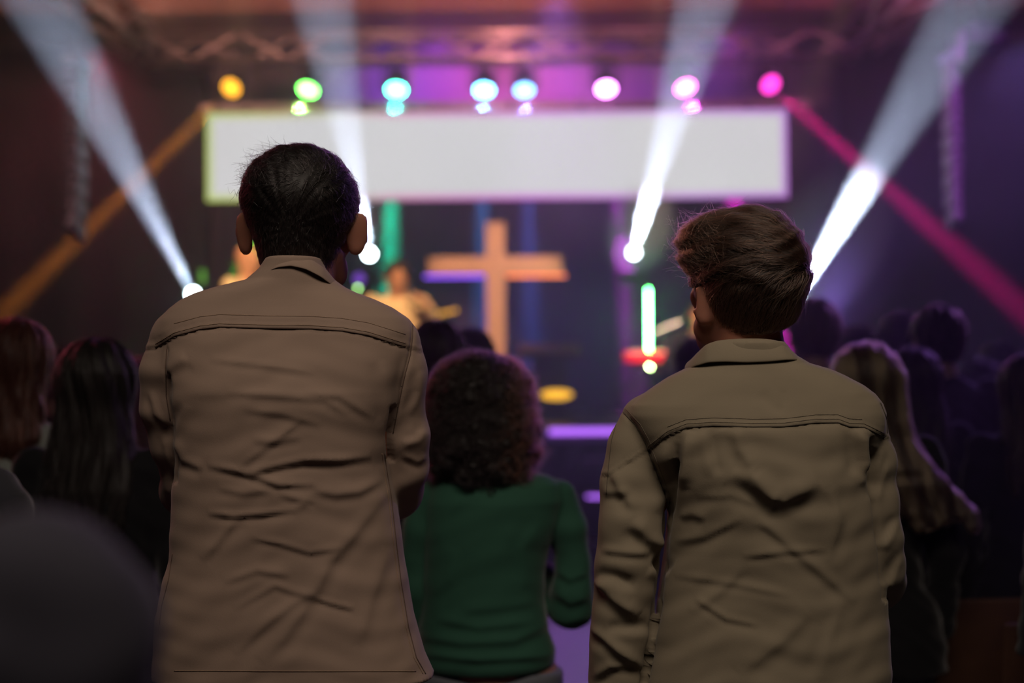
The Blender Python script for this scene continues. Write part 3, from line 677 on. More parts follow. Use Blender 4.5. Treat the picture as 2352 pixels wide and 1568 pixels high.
class Fig:
    """a figure in its own frame: z up, +Y ahead, origin between the feet"""
    def __init__(f, H=1.75, female=False, vox=.006, seated=False):
        f.H, f.female, f.vox, f.seated = H, female, vox, seated; q = f.q = H / 1.75; fm = female
        f.shw = (.165 if fm else .19) * q
        f.hc = Vector((0, .015, 1.635)) * q
        f.sh = [Vector((-f.shw, 0, 1.425 * q)), Vector((f.shw, 0, 1.425 * q))]
        f.el = [Vector((-f.shw - .055, -.02, 1.12 * q)), Vector((f.shw + .055, -.02, 1.12 * q))]
        f.wr = [Vector((-f.shw - .06, .06, .87 * q)), Vector((f.shw + .06, .06, .87 * q))]
        f.hd = [(-.02, .15, -1), (.02, .15, -1)]; f.palm = [(1, .2, 0), (-1, .2, 0)]
        hipw = .1 * q; f.hip = [Vector((-hipw, 0, .93 * q)), Vector((hipw, 0, .93 * q))]
        f.kn = [Vector((-.105, .01, .50)) * q, Vector((.105, .01, .50)) * q]; f.an = [Vector((-.11, -.03, .09)) * q, Vector((.11, -.03, .09)) * q]
        f.yaw = 0; f.pitch = 0; f.roll = 0; f.ears = 1; f.ear_z = 0; f.ear_x = 0; f.hw = 1.0; f.arm_r = 1.0
        b = .85 if fm else 1.0
        f.torso = np.array([(.86, 0, 0, .155 if not fm else .165, .105), (.93, 0, 0, .165 if not fm else .18, .11), (1.02, 0, .005, .150 if not fm else .145, .10), (1.12, 0, .005, .150 * (b + .04), .10), (1.25, 0, 0, .170 * b, .112), (1.34, 0, 0, .185 * b, .112), (1.42, 0, -.005, .165 * b, .09), (1.46, 0, -.005, .11, .07), (1.49, 0, -.0, .065, .06), (1.51, 0, 0, .055, .055)]) * q
        f.seat_z = 0
    def sit(f, zseat, knee_dy=.42):
        """bend the hips and knees for a seat at height zseat; shifts the upper body down"""
        q = f.q; dz = zseat + .06 - .90 * q
        for L_ in (f.sh, f.el, f.wr, f.hip):
            for i in range(2): L_[i] = L_[i] + Vector((0, 0, dz))
        f.hc = f.hc + Vector((0, 0, dz)); f.torso[:, 0] += dz
        f.kn = [Vector((-.16, knee_dy, zseat + .06)), Vector((.16, knee_dy, zseat + .06))]
        f.an = [Vector((-.15, knee_dy - .04, max(.09, zseat - .38))), Vector((.15, knee_dy - .04, max(.09, zseat - .38)))]
        f.dz = dz; return f
    def bounds(f, m=.12):
        pts = [*f.sh, *f.el, *f.wr, *f.kn, *f.an, *f.hip, f.hc + Vector((0, 0, .1)), f.hc + Vector((0, .06, 0)), f.hc - Vector((0, .06, 0))] + [f.wr[i] + Vector(f.hd[i]).normalized() * .14 for i in range(2)]
        a = np.array([list(p) for p in pts]); lo = a.min(0) - m; hi = a.max(0) + m; lo[2] = max(-.02, a[:, 2].min() - .11)
        return lo, hi
    def body(f, neckrow=True):
        s = SDF(*f.bounds(), f.vox); q = f.q
        s.loft(f.torso, 2.2, .03)
        top = f.torso[-1]; T = Vector((top[1], top[2], top[0]))
        nr = (.050 if f.female else .058) * q
        s.cap(T - Vector((0, 0, .05 * q)), f.hc + Vector((0, -.015, -.05)) * q, nr, nr * .95, .035)
        for i in range(2):
            arm_sdf(s, f.sh[i], f.el[i], f.wr[i], (.040 if f.female else .047) * q * f.arm_r, (.033 if f.female else .038) * q * f.arm_r, (.022 if f.female else .026) * q)
            hand_sdf(s, f.wr[i], f.hd[i], -1 if i == 0 else 1, f.palm[i], (.88 if f.female else 1) * q)
            s.cap(f.hip[i], f.kn[i], .085 * q, .055 * q, .03); s.chain([f.kn[i], f.kn[i].lerp(f.an[i], .35), f.an[i]], [.055 * q, .056 * q, .036 * q], .03)
            fo = f.an[i]; s.chain([fo + Vector((0, -.02, -.045)) * q, fo + Vector((.01 * (1 if i else -1), .13, -.062)) * q], [.034 * q, .027 * q], .02)
        head_sdf(s, f.hc, f.yaw, f.pitch, 1.0 * q, f.ears, f.roll, f.female, f.ear_z, f.ear_x, f.hw)
        return s.mesh('body')
    def shirt(f, hem=.88, grow=.014, sleeve=1.0, neck=0, extra=None, vox=None, puff=0, amp=.004, seed=0):
        s = SDF(*f.bounds(.14), vox or f.vox); q = f.q
        T = f.torso.copy(); T = T[T[:, 0] < f.torso[-1, 0] - .015 * q]; T[:, 3] += grow; T[:, 4] += grow
        T = T[T[:, 0] > (hem * q + getattr(f, 'dz', 0)) - .12]
        if hem < .84:
            b_ = T[0].copy(); b_[0] = hem * q + getattr(f, 'dz', 0) - .03; b_[3] = .228 * q; b_[4] = .155 * q; T[0, 3] = max(T[0, 3], .212 * q); T[0, 4] += .035; T[1, 3] += .012; T[1, 4] += .012; T = np.vstack([b_[None], T])
        s.loft(T, 2.2, .02)
        for i in range(2):
            w = f.el[i].lerp(f.wr[i], max(0, (sleeve - .5) * 2)) if sleeve > .5 else None
            g = grow
            if w is not None:
                s.cap(f.sh[i], f.el[i], (.047 if not f.female else .042) * q + g, (.040 if not f.female else .036) * q + g + puff, .03)
                s.cap(f.el[i], w, (.040 if not f.female else .036) * q + g + puff, (.032 if not f.female else .028) * q + g + puff * .8, .03)
                d = (f.wr[i] - f.el[i]).normalized(); 
                s.cut(lambda x, y, z, w=w, d=d: -((x - w.x) * d.x + (y - w.y) * d.y + (z - w.z) * d.z) * -1 * -1, np.array(w) - .09, np.array(w) + .09, 0) if False else None
            else: s.cap(f.sh[i], f.sh[i].lerp(f.el[i], sleeve * 2), .052 * q + g, .05 * q + g, .03)
        if extra: extra(s)
        s.planecut((0, 0, hem * q + getattr(f, 'dz', 0)), (0, 0, -1))
        nz = f.torso[-1, 0] - (.035 + neck) * q
        s.planecut((0, f.torso[-1, 2], nz + .015 * q), (0, .5, 1))
        def post(p, qd):
            n = vnormals(p, qd); w = np.sin(p[:, 2] * 46 + 5 * np.sin(p[:, 0] * 11 + seed) + seed) * np.sin(p[:, 0] * 17 + p[:, 2] * 9 + seed * 2)
            w2 = np.sin(p[:, 2] * 90 + 8 * np.sin(p[:, 0] * 9 + seed * 3 + p[:, 1] * 8))
            return p + n * (amp * w + amp * .4 * w2)[:, None]
        return s.mesh('shirt', post)
    def trousers(f, grow=.012, top=.95):
        s = SDF(*f.bounds(.12), f.vox * 1.3); q = f.q; dz = getattr(f, 'dz', 0)
        T = f.torso.copy(); T = T[T[:, 0] < (top * q + dz) + .03]; T[:, 3] += grow * .7; T[:, 4] += grow * .7
        s.loft(T, 2.2, .02)
        for i in range(2):
            s.cap(f.hip[i], f.kn[i], .085 * q + grow, .060 * q + grow, .03); s.cap(f.kn[i], f.an[i], .060 * q + grow, .05 * q + grow, .03)
        s.planecut((0, 0, top * q + dz), (0, 0, 1))
        return s.mesh('trousers')
    def shoe(f, i):
        a = f.an[i]; q = f.q; s = SDF(np.array(a) - [.09, .13, .12], np.array(a) + [.09, .28, .06], .006)
        o = .01 * (1 if i else -1)
        s.chain([a + Vector((0, -.035, -.05)) * q, a + Vector((o, .06, -.055)) * q, a + Vector((o * 2, .15, -.062)) * q], [.046 * q, .043 * q, .040 * q], .02)
        s.cap(a + Vector((0, -.01, -.03)) * q, a + Vector((0, 0, .01)) * q, .044 * q, .043 * q, .02)
        s.planecut((0, 0, a.z - .09 * q), (0, 0, -1))
        return s.mesh('shoe')
    def hair_cap(f, style='short', drop=.28, width=.10, thick=.016, vox=None, seed=0, bump=.004, back=.1):
        q = f.q; c = f.hc; Rm = Matrix.Rotation(f.yaw, 3, 'Z') @ Matrix.Rotation(f.pitch, 3, 'X') @ Matrix.Rotation(f.roll, 3, 'Y')
        L = lambda x, y, z: c + Rm @ Vector((x, y, z)) * q
        s = SDF(np.array(c) - [.26, .28, drop + .2 if style in ('long', 'bob') else .2], np.array(c) + [.26, .22, .2], vox or f.vox * .8)
        t = thick
        s.ell(L(0, -.012, .022), ((.077 + t) * q, (.097 + t) * q, (.088 + t) * q), Rm, .02)
        if style == 'short': s.ell(L(0, -.03, -.03), ((.070 + t * .6) * q, (.066 + t * .5) * q, .07 * q), Rm, .03)
        if style in ('long', 'bob'):
            w = width; bz = c.z - drop
            s.loft([(c.z + .03, c.x, c.y - .035, .082, .08), (c.z - .06, c.x, c.y - .045, w * .88, .078), (c.z - .14, c.x, c.y - .065, w, .062), (c.z - .14 - (drop - .14) * .5, c.x, c.y - back, w * 1.08, .045), (bz + .03, c.x, c.y - back - .01, w * .95, .034), (bz, c.x, c.y - back - .01, w * .6, .02)], 2.2, .03)
        # open the face
        s.cut_ell(L(0, .115, -.055), (.078 * q, .085 * q, .105 * q), Rm, .01)
        if style == 'short':
            s.planecut(L(0, -.03, -.105), tuple(Rm @ Vector((0, .25, -1))))
            for sx in (-1, 1): s.cut_ell(L(sx * .09, .01, -.035), (.03 * q, .035 * q, .05 * q), Rm, .01)
        def post(p, qd):
            n = vnormals(p, qd); d = p - np.array(c)
            an = np.arctan2(d[:, 0], -d[:, 1]); w = np.sin(an * 14 + 3 * np.sin(p[:, 2] * 14 + seed) + seed) + .6 * np.sin(an * 31 + 5 * np.sin(p[:, 2] * 9 + seed * 2))
            return p + n * (bump * w)[:, None]
        return s.mesh('hair', post)

def strands(name, me, count, flow, length, m, parent, keep=None, seg=7, rad=.00045, lift=.002, seed=1, jitter=.25, outlift=0, curl=None, kind='stuff'):
    """hair strands that grow over a hair mesh: flow(p, n) gives the combing direction"""
    rng = np.random.RandomState(seed)
    nv = len(me.vertices); co = np.empty(nv * 3, np.float32); me.vertices.foreach_get('co', co); co = co.reshape(-1, 3)
    bv = BVHTree.FromPolygons([tuple(c) for c in co], [tuple(p.vertices) for p in me.polygons])
    idx = rng.permutation(nv); pts = []; sizes = []; rads = []
    for i in idx:
        if len(sizes) >= count: break
        p = Vector(co[i]); 
        if keep is not None and not keep(p): continue
        L = length * (.6 + .6 * rng.rand()); st = L / seg; off = lift * rng.rand() ** 2; ol = outlift * rng.rand() ** 3
        jt = Vector(rng.normal(0, jitter, 3)); line = []
        ph = rng.rand() * 6.28
        for k in range(seg + 1):
            loc, n, _, _ = bv.find_nearest(p)
            if loc is None: break
            q_ = loc + n * (off + ol * (k / seg) ** 2)
            if curl:
                r_, fr = curl; t1 = n.orthogonal().normalized(); t2 = n.cross(t1); q_ = q_ + (t1 * math.cos(ph + fr * k) + n * (1 + math.sin(ph + fr * k)) ) * r_
            line.append(q_); d = flow(loc, n) + jt; d = (d - n * d.dot(n))
            if d.length < 1e-5: break
            p = q_ + d.normalized() * st if not curl else loc + d.normalized() * st
        if len(line) < 3: continue
        pts += line; sizes.append(len(line)); rads += [rad * (1 - .75 * k / (len(line) - 1)) for k in range(len(line))]
    hc = bpy.data.hair_curves.new(name); hc.add_curves(sizes)
    hc.position_data.foreach_set('vector', np.array([list(p) for p in pts], np.float32).ravel())
    at = hc.attributes.get('radius') or hc.attributes.new('radius', 'FLOAT', 'POINT'); at.data.foreach_set('value', np.array(rads, np.float32))
    hc.materials.append(m)
    o = bpy.data.objects.new(name, hc); COL.objects.link(o); o.parent = parent; o['kind'] = kind
    return o

# cloth and skin materials
SKIN = mat('skin', (.50, .27, .19), .5, sss=.25, bump=((90, 90, 90), .15, .001))
SKIN_D = mat('skin_ruddy', (.36, .155, .105), .5, sss=.4, bump=((90, 90, 90), .15, .001))
SKIN2 = mat('skin_tan', (.42, .22, .15), .5, sss=.2)
def cloth(name, c, weave=420, st=.35, sheen=.08):
    return mat(name, c, .88, sheen=sheen, bump=((weave, weave, weave * .5), st, .0006), var=(9, .07), spec=.2)
def knit(name, c): return mat(name, c, .9, sheen=.25, bump=((300, 300, 90), .3, .001), spec=.1)
C_BLACK = knit('black_cloth', (.012, .012, .014)); C_DARK = knit('charcoal_cloth', (.022, .022, .028)); C_NAVY = knit('navy_cloth', (.12, .115, .15))
C_GREY = knit('pale_grey_cloth', (.30, .33, .31)); C_JEAN = cloth('blue_denim', (.06, .08, .13)); C_JEANL = cloth('grey_denim', (.14, .15, .17)); C_SHOE = mat('black_leather', (.02, .018, .016), .4)
C_WARM = cloth('cream_shirt', (.75, .62, .45)); C_BLUE = knit('steel_blue_cloth', (.04, .08, .12))
H_DARK = mat('dark_hair_mass', (.010, .008, .007), .55, spec=.3); H_BROWN = mat('brown_hair_mass', (.018, .010, .007), .55, spec=.3)
H_LIGHT = mat('light_brown_hair_mass', (.085, .045, .024), .55, spec=.3); H_RED = mat('auburn_hair_mass', (.05, .014, .010), .5, spec=.3)
S_DARK = hairmat('dark_hair_strand', (.014, .010, .010)); S_BROWN = hairmat('brown_hair_strand', (.048, .023, .015)); S_LIGHT = hairmat('light_brown_strand', (.17, .078, .045)); S_RED = hairmat('auburn_strand', (.14, .04, .025))
S_BLOND = hairmat('blond_strand', (.25, .15, .07))
# ------------------------------------------------------------------ the two men in front
def proj(p):
    """photo pixel of world points (n,3)"""
    d = p - np.array([0, 0, CAMZ]); w = d @ np.array(_f)
    return 1176 + FPX * (d @ np.array(_r)) / w, 784 - FPX * (d @ np.array(_u)) / w
def rows(tab, Y, depth, dy=0):
    """(v, left u, right u) silhouette rows at distance Y -> loft rows; depth(z)->(b, cy)"""
    out = []
    for (v, a, b) in tab:
        A, B = P(a, v, Y), P(b, v, Y); bb, cy = depth((A.z + B.z) / 2, v)
        out.append(((A.z + B.z) / 2, (A.x + B.x) / 2, Y + cy, (B.x - A.x) / 2, bb))
    return out
def seg_dist(u, v, pts):
    best = np.full(u.shape, 1e9); tt = np.zeros(u.shape); sg = np.zeros(u.shape); n = len(pts) - 1
    for i in range(n):
        a, b = np.array(pts[i], float), np.array(pts[i + 1], float); d = b - a; L2 = d @ d
        t = np.clip(((u - a[0]) * d[0] + (v - a[1]) * d[1]) / L2, 0, 1)
        ex, ey = u - a[0] - d[0] * t, v - a[1] - d[1] * t; ds = np.hypot(ex, ey); m = ds < best
        best[m] = ds[m]; tt[m] = (i + t[m]) / n; sg[m] = np.sign(d[0] * ey[m] - d[1] * ex[m])
    return best * np.where(sg == 0, 1, sg), tt
def folds_post(folds, yoke=None, yshift=.0016, base_amp=.0016, seed=0, seams=(), back=None):
    def post(p, q):
        n = vnormals(p, q); u, v = proj(p); disp = np.zeros(len(p)); bk = np.clip(-n[:, 1] * 1.6 + .25, 0, 1)
        for (A, w, pts) in folds:
            sd, t = seg_dist(u, v, pts); taper = np.clip(np.sin(np.pi * np.clip(t * .92 + .04, 0, 1)) * 1.6, 0, 1)
            # a ridge with the steep side below it
            end = np.where((t <= 0) | (t >= 1), .0, 1)
            ww = np.where(sd > 0, w * .8, w * 1.3)
            disp += .8 * A * taper * end * (np.exp(-(sd / ww) ** 2) - .55 * np.exp(-((sd - 1.7 * w) / (w * 1.1)) ** 2))
        # loose low undulation, stretched sideways
        disp += base_amp * (np.sin(v * .043 + 2.2 * np.sin(u * .011 + seed) + seed) * np.sin(u * .013 + v * .021 + seed) + .35 * np.sin(v * .09 + u * .03 + 3.1 * np.sin(u * .017 + seed * 2)) * np.sin(u * .024 - v * .03))
        if yoke is not None:
            uu, vv = np.array(yoke).T; yl = np.interp(u, uu, vv); d = yl - v
            disp = np.where(d > 0, disp * .35, disp); disp += yshift * np.clip(d / 3 + .5, 0, 1) - .0012 * np.exp(-((d + 3) / 4) ** 2) - .0007 * np.exp(-((d - 14) / 3) ** 2)
        for (pts, A, w) in seams:
            sd, t = seg_dist(u, v, pts); disp += np.where((t > 0) & (t < 1), -A * np.exp(-(sd / w) ** 2), 0)
        return p + n * (disp * bk)[:, None]
    return post
def on_surface(bv, pts, off=.0006, step=5, every=None):
    """walk a pixel polyline and drop it on the surface seen there"""
    o = Vector((0, 0, CAMZ)); out = []
    for i in range(len(pts) - 1):
        a, b = Vector(pts[i]), Vector(pts[i + 1]); n = max(1, int((b - a).length / step))
        for k in range(n):
            c = a.lerp(b, k / n); d = (P(c.x, c.y, 2) - o).normalized(); loc, nn, _, _ = bv.ray_cast(o + d * 1.2, d)
            if loc is not None and (not out or (loc - out[-1]).length < .04): out.append(loc + nn * off)
    return out
def seam(name, bv, pts, r, m, parent, off=.0003):
    ls = on_surface(bv, pts, off)
    if len(ls) < 3: return
    n = len(ls); K = 5; vs, fs = [], []
    for i, c in enumerate(ls):
        t = (ls[min(i + 1, n - 1)] - ls[max(i - 1, 0)]).normalized(); s1 = t.cross(Vector((0, 1, 0))).normalized(); s2 = t.cross(s1)
        vs += [tuple(c + s1 * r * math.cos(6.2832 * k / K) + s2 * r * math.sin(6.2832 * k / K)) for k in range(K)]
    for i in range(n - 1):
        for k in range(K): fs.append((i * K + k, i * K + (k + 1) % K, (i + 1) * K + (k + 1) % K, (i + 1) * K + k))
    fs += [tuple(range(K))[::-1], tuple(range((n - 1) * K, n * K))]
    me = bpy.data.meshes.new(name); me.from_pydata(vs, [], fs); o = link(name, me, m, None, True); o.parent = parent; return o
def bvh(me): return BVHTree.FromPolygons([tuple(v.co) for v in me.vertices], [tuple(p.vertices) for p in me.polygons])
def wpart(name, me, m, root):
    """a part modelled in world coordinates"""
    o = link(name, me, m); o.parent = root; o.matrix_parent_inverse = Matrix.Translation(root.location).inverted(); return o

def collar(name, pts_top, pts_bot, Yb, Yf, m, root, thick=.004, stand=.02):
    """folded collar: visible edges from pixels at the nape, wrapped round the neck and closed in front"""
    n = 28; tl = [P(u, v, Yb) for u, v in pts_top]; bl = [P(u, v, Yb) for u, v in pts_bot]
    def samp(L, t):
        x = t * (len(L) - 1); i = min(int(x), len(L) - 2); return L[i].lerp(L[i + 1], x - i)
    me = bpy.data.meshes.new(name); vs, fs = [], []
    rings = []
    for i in range(n + 1):
        t = i / n; a = samp(tl, t); b = samp(bl, t); w = abs(2 * t - 1); dy = (Yf - Yb) * (1 - math.sqrt(max(0, 1 - w ** 2.2)))
        a = a + Vector((0, dy + .006, 0)); b = b + Vector((0, dy * .92 - .022, 0)); cxm = (tl[0].x + tl[-1].x) / 2
        mid = a.lerp(b, .45) + Vector((0, -.006 * (1 - w), .004))
        inn = Vector((cxm + (a.x - cxm) * .90, a.y + .008 * (1 - w), a.z - .002)); inb = Vector((cxm + (a.x - cxm) * .93, a.y + .012 * (1 - w), a.z - stand - .03))
        bi = b + Vector(((cxm - b.x) * .05, .006, .001))
        rings.append([inb, inn, a + Vector((0, 0, .003)), mid, b, bi, mid + Vector(((cxm - mid.x) * .06, .008, 0)), inn + Vector(((a.x - inn.x) * .5, -.002, -.012))])
    k = len(rings[0])
    for r_ in rings: vs += [tuple(p) for p in r_]
    for i in range(n):
        for j in range(k):
            a0 = i * k + j; b0 = i * k + (j + 1) % k; fs.append((a0, b0, b0 + k, a0 + k))
    fs.append(tuple(range(k))[::-1]); fs.append(tuple(range(n * k, n * k + k)))
    me.from_pydata(vs, [], fs); bm = bmesh.new(); bm.from_mesh(me); bmesh.ops.recalc_face_normals(bm, faces=bm.faces)
    bm.to_mesh(me); bm.free()
    o = wpart(name, me, m, root); me.polygons.foreach_set('use_smooth', [True] * len(me.polygons))
    sb = o.modifiers.new('soft', 'SUBSURF'); sb.levels = 2; sb.render_levels = 2
    return o

TAN = cloth('tan_twill', (.27, .195, .150), 700, .3); OLIVE = cloth('olive_twill', (.215, .180, .125), 700, .3)
THREAD_T = mat('tan_seam_thread', (.10, .062, .045), .9); THREAD_O = mat('olive_seam_thread', (.07, .056, .04), .9)
STITCH_T = mat('tan_topstitch', (.26, .17, .11), .8); STITCH_O = mat('olive_topstitch', (.16, .13, .09), .8)
GREENM = knit('green_jersey', (.032, .098, .066))

def world_fig(f, X, Y):
    """shift a Fig so that its joints are in world coordinates"""
    off = Vector((X, Y, 0))
    for nm in ('sh', 'el', 'wr', 'hip', 'kn', 'an'): setattr(f, nm, [p + off for p in getattr(f, nm)])
    f.hc = f.hc + off; f.torso[:, 1] += X; f.torso[:, 2] += Y
    return f

# ---- left man: tan jacket, arms folded
def left_man():
    Y = 2.36; c0 = P(660, 833, Y); X = c0.x
    root = empty('person', (X, Y, 0), 'dark haired man in a tan jacket, back turned, arms folded', 'person')
    f = Fig(1.88, vox=.005); world_fig(f, X, Y)
    hc = P(684, 508, Y); f.hc = Vector((hc.x, Y + .045, hc.z)); f.yaw = R(-5); f.pitch = R(9); f.ears = 1.3; f.roll = R(1); f.ear_z = .004; f.ear_x = .020; f.hw = .88
    f.torso[:, 3:] *= .88; f.torso[-2:, 2] += .012
    f.sh = [P(425, 805, Y), P(890, 815, Y)]
    f.el = [P(432, 1125, Y + .09), P(905, 1125, Y + .08)]
    f.wr = [Vector((X - .02, Y + .25, f.el[0].z + .05)), Vector((X + .03, Y + .21, f.el[1].z + .02))]
    f.hd = [(1, .05, .1), (-1, .1, .05)]; f.palm = [(0, -1, 0), (0, -1, .2)]
    f.arm_r = .78
    wpart('body', f.body(), SKIN_D, root)
    def dep(z, v):
        t = np.interp(v, [585, 640, 700, 760, 900, 1100, 1300, 1560], [.062, .070, .088, .108, .135, .132, .125, .125]); cy = np.interp(v, [585, 640, 700, 760, 900, 1100, 1560], [-.030, -.024, -.016, -.012, -.012, 0, .0])
        return t, cy
    tab = [(596, 622, 742), (620, 605, 752), (645, 575, 772), (662, 500, 795), (675, 455, 822), (690, 422, 862), (710, 396, 905), (735, 376, 936), (765, 370, 950), (800, 376, 950), (860, 384, 935), (900, 392, 925), (1000, 402, 906), (1060, 406, 897), (1120, 402, 905), (1200, 397, 918), (1280, 392, 928), (1330, 378, 937), (1410, 362, 950), (1500, 355, 975), (1556, 352, 1001)]
    T = rows(tab, Y, dep)
    Ta = np.array(T); zb = Ta[:, 0].min(); lo = [Ta[:, 1].min() - .42, Y - .22, zb - .02]; hi = [Ta[:, 1].max() + .42, Y + .40, Ta[:, 0].max() + .03]
    s = SDF(lo, hi, .0042)
    s.loft(T, 2.35, 0)
    inner = T[:]
    # sleeves: folded arms, the outline bulges at the upper arm and elbow
    zc = lambda u, v, dy=0: P(u, v, Y + dy)
    s.chain([zc(415, 792), zc(400, 850, .0), zc(393, 930, .01), zc(412, 1010, .03), zc(428, 1090, .06), zc(432, 1130, .10)], [.048, .050, .047, .046, .038, .040], .022)
    s.chain([zc(432, 1120, .10), Vector((X + .05, Y + .20, f.el[0].z + .03))], [.046, .042], .02)
    s.chain([zc(898, 800), zc(912, 860, .0), zc(915, 930, .01), zc(925, 1000, .02), zc(922, 1070, .04), zc(905, 1130, .09)], [.046, .046, .038, .041, .042, .045], .022)
    s.chain([zc(905, 1120, .09), Vector((X - .08, Y + .19, f.el[1].z + .02))], [.048, .042], .02)
    # hollow below
    s.cut(SDF.loftf(T, 2.35, -.008), [Ta[:, 1].min() - .3, Y - .2, zb - .02], [Ta[:, 1].max() + .3, Y + .2, zb + .12], 0)
    s.planecut((0, 0, zb + .001), (0, 0, -1))
    F = []
    a = F.append
    for A, w, pts in [(.0050, 9, [(575, 1088), (586, 1081), (647, 1066), (700, 1056), (782, 1055), (853, 1047)]), (.0042, 8, [(478, 1068), (541, 1079), (591, 1094), (642, 1112), (725, 1112)]),
        (.0042, 7, [(478, 1178), (541, 1184), (601, 1179), (675, 1170)]), (.004, 11, [(720, 1124), (772, 1134), (822, 1127), (880, 1100)]), (.0022, 9, [(520, 899), (621, 906), (747, 918), (800, 950)]),
        (.004, 10, [(400, 1012), (420, 1056), (470, 1075)]), (.0042, 15, [(600, 1520), (647, 1468), (717, 1368), (757, 1288), (797, 1242), (892, 1122)]), (.0032, 11, [(540, 1500), (621, 1423), (682, 1378), (725, 1360)]),
        (.0024, 7, [(578, 1235), (642, 1247), (712, 1268), (785, 1255)]), (.0028, 9, [(515, 1336), (591, 1308), (665, 1320)]), (.0024, 8, [(540, 1396), (632, 1343), (672, 1358), (722, 1366)]), (.003, 6, [(722, 1374), (772, 1388), (815, 1398)]),
        (.0032, 10, [(465, 1285), (521, 1217), (545, 1190)]), (.0028, 9, [(548, 1073), (622, 1016), (690, 965)]), (.002, 8, [(480, 824), (600, 838), (725, 856)]), (.003, 12, [(383, 850), (431, 822)]),
        (.0028, 10, [(580, 1010), (640, 1012), (690, 1000)]), (.002, 9, [(700, 900), (780, 910), (860, 960)]), (.003, 13, [(875, 830), (890, 900), (895, 980)]), (.0028, 11, [(430, 930), (405, 990), (400, 1040)]),
        (.0026, 9, [(640, 1130), (700, 1150), (670, 1175)]), (.002, 9, [(500, 1120), (560, 1130), (620, 1124)]), (.0026, 16, [(820, 1480), (850, 1380), (890, 1260)]), (.002, 9, [(560, 940), (650, 950), (740, 975)]),
        (.0035, 9, [(968, 850), (962, 900), (940, 950)]), (.0035, 9, [(978, 985), (960, 1010), (925, 1020)]), (.003, 8, [(925, 1045), (960, 1060), (982, 1050)]), (.003, 8, [(345, 900), (360, 950), (385, 980)]), (.003, 8, [(375, 1000), (385, 1050), (400, 1090)])]: a((A, w, pts))
    yoke = [(300, 806), (357, 797), (400, 771), (460, 755), (504, 750), (608, 753), (712, 754), (787, 759), (846, 769), (936, 797), (1000, 815)]
    arm_r = [(948, 735), (947, 775), (942, 815), (930, 860), (915, 930), (902, 1000)]; arm_l = [(383, 800), (381, 850), (382, 910), (392, 970)]
    me = s.mesh('jacket', folds_post(F, yoke, .0016, .0020, 1.3, [(arm_r, .003, 4), (arm_l, .003, 4), ([(901, 930), (896, 1000), (897, 1060)], .012, 6), ([(386, 860), (390, 960), (400, 1040), (402, 1110)], .005, 6)]))
    j = wpart('jacket', me, TAN, root); bv = bvh(me)
    seam('yoke_seam', bv, yoke[1:-1], .0011, THREAD_T, j)
    seam('yoke_stitching', bv, [(u, v - 7) for u, v in yoke[1:-1]], .0005, STITCH_T, j)
    seam('yoke_stitching', bv, [(u, v - 28) for u, v in yoke[2:-1]], .00045, STITCH_T, j)
    seam('armhole_seam', bv, arm_r, .0009, THREAD_T, j); seam('armhole_seam', bv, arm_l, .0009, THREAD_T, j)
    side_r = [(893, 1040), (897, 1075), (908, 1140), (918, 1230), (930, 1330), (948, 1440), (966, 1510), (990, 1552)]
    seam('side_seam', bv, [(u - 10, v) for u, v in side_r], .0010, THREAD_T, j); seam('side_stitching', bv, [(u - 16, v) for u, v in side_r], .0005, STITCH_T, j)
    seam('side_seam', bv, [(397, 1270), (388, 1330), (372, 1390), (366, 1440)], .001, THREAD_T, j)
    seam('hem_stitching', bv, [(400, 1540), (700, 1541), (960, 1541)], .0006, STITCH_T, j)
    collar('collar', [(584, 652), (600, 622), (622, 603), (652, 591), (684, 588), (716, 596), (742, 614), (762, 640), (779, 668)], [(574, 668), (590, 648), (612, 628), (640, 617), (672, 614), (706, 621), (738, 637), (760, 654), (782, 682)], Y - .08, Y + .03, TAN, root)
    tr = f.trousers(); wpart('trousers', tr, C_JEAN, root)
    for i in range(2): wpart('shoe', f.shoe(i), C_SHOE, root)
    # hair: sculpted mass then strands
    c = f.hc; Rm = Matrix.Rotation(f.yaw, 3, 'Z') @ Matrix.Rotation(f.pitch, 3, 'X'); q = f.q
    s = SDF(np.array(c) - [.17, .2, .2], np.array(c) + [.17, .2, .18], .0035)
    L = lambda x, y, z: c + Rm @ Vector((x, y, z))
    s.ell(L(0, -.012, .048), (.0925, .118, .083), Rm, .02); s.ell(L(0, -.022, -.018), (.0665, .100, .085), Rm, .03)
    s.ell(L(-.012, .04, .066), (.078, .085, .060), Rm, .02); s.ell(L(-.056, .02, .034), (.040, .06, .042), Rm, .02); s.ell(L(.045, -.02, .03), (.050, .08, .06), Rm, .02)
    s.ell(L(0, -.035, -.045), (.052, .070, .062), Rm, .02); s.ell(L(0, -.046, -.085), (.038, .040, .032), Rm, .02)
    s.cut_ell(L(0, .13, -.06), (.09, .095, .10), Rm, .01)
    for sx in (-1, 1): s.cut_ell(L(sx * .098, .012, -.045), (.026, .040, .052), Rm, .012)
    def post(p, qd):
        n = vnormals(p, qd); d = p - np.array(c); an = np.arctan2(d[:, 0], d[:, 2] + .02)
        w = np.sin(an * 16 + 2.5 * np.sin(d[:, 1] * 30) + 1) + .7 * np.sin(an * 37 + 4 * np.sin(d[:, 1] * 22 + d[:, 2] * 15)) + .5 * np.sin(d[:, 2] * 120 + an * 9)
        return p + n * (.0008 * w)[:, None]
    hm = s.mesh('hair', post); ho = wpart('hair', hm, H_DARK, root)
    wh = np.array(L(.015, -.095, .065)); whv = Vector(wh)
    def flow(p, n):
        d = (p - whv); up = max(0, (p.z - c.z) / .09)
        return d.normalized() * .9 + Vector((-.55 * up, .2 * up, -.5 * (1 - up)))
    strands('hair_strands', hm, 7000, flow, .045, S_DARK, ho, lift=.004, seed=3, jitter=.28, rad=.0004, outlift=.006)
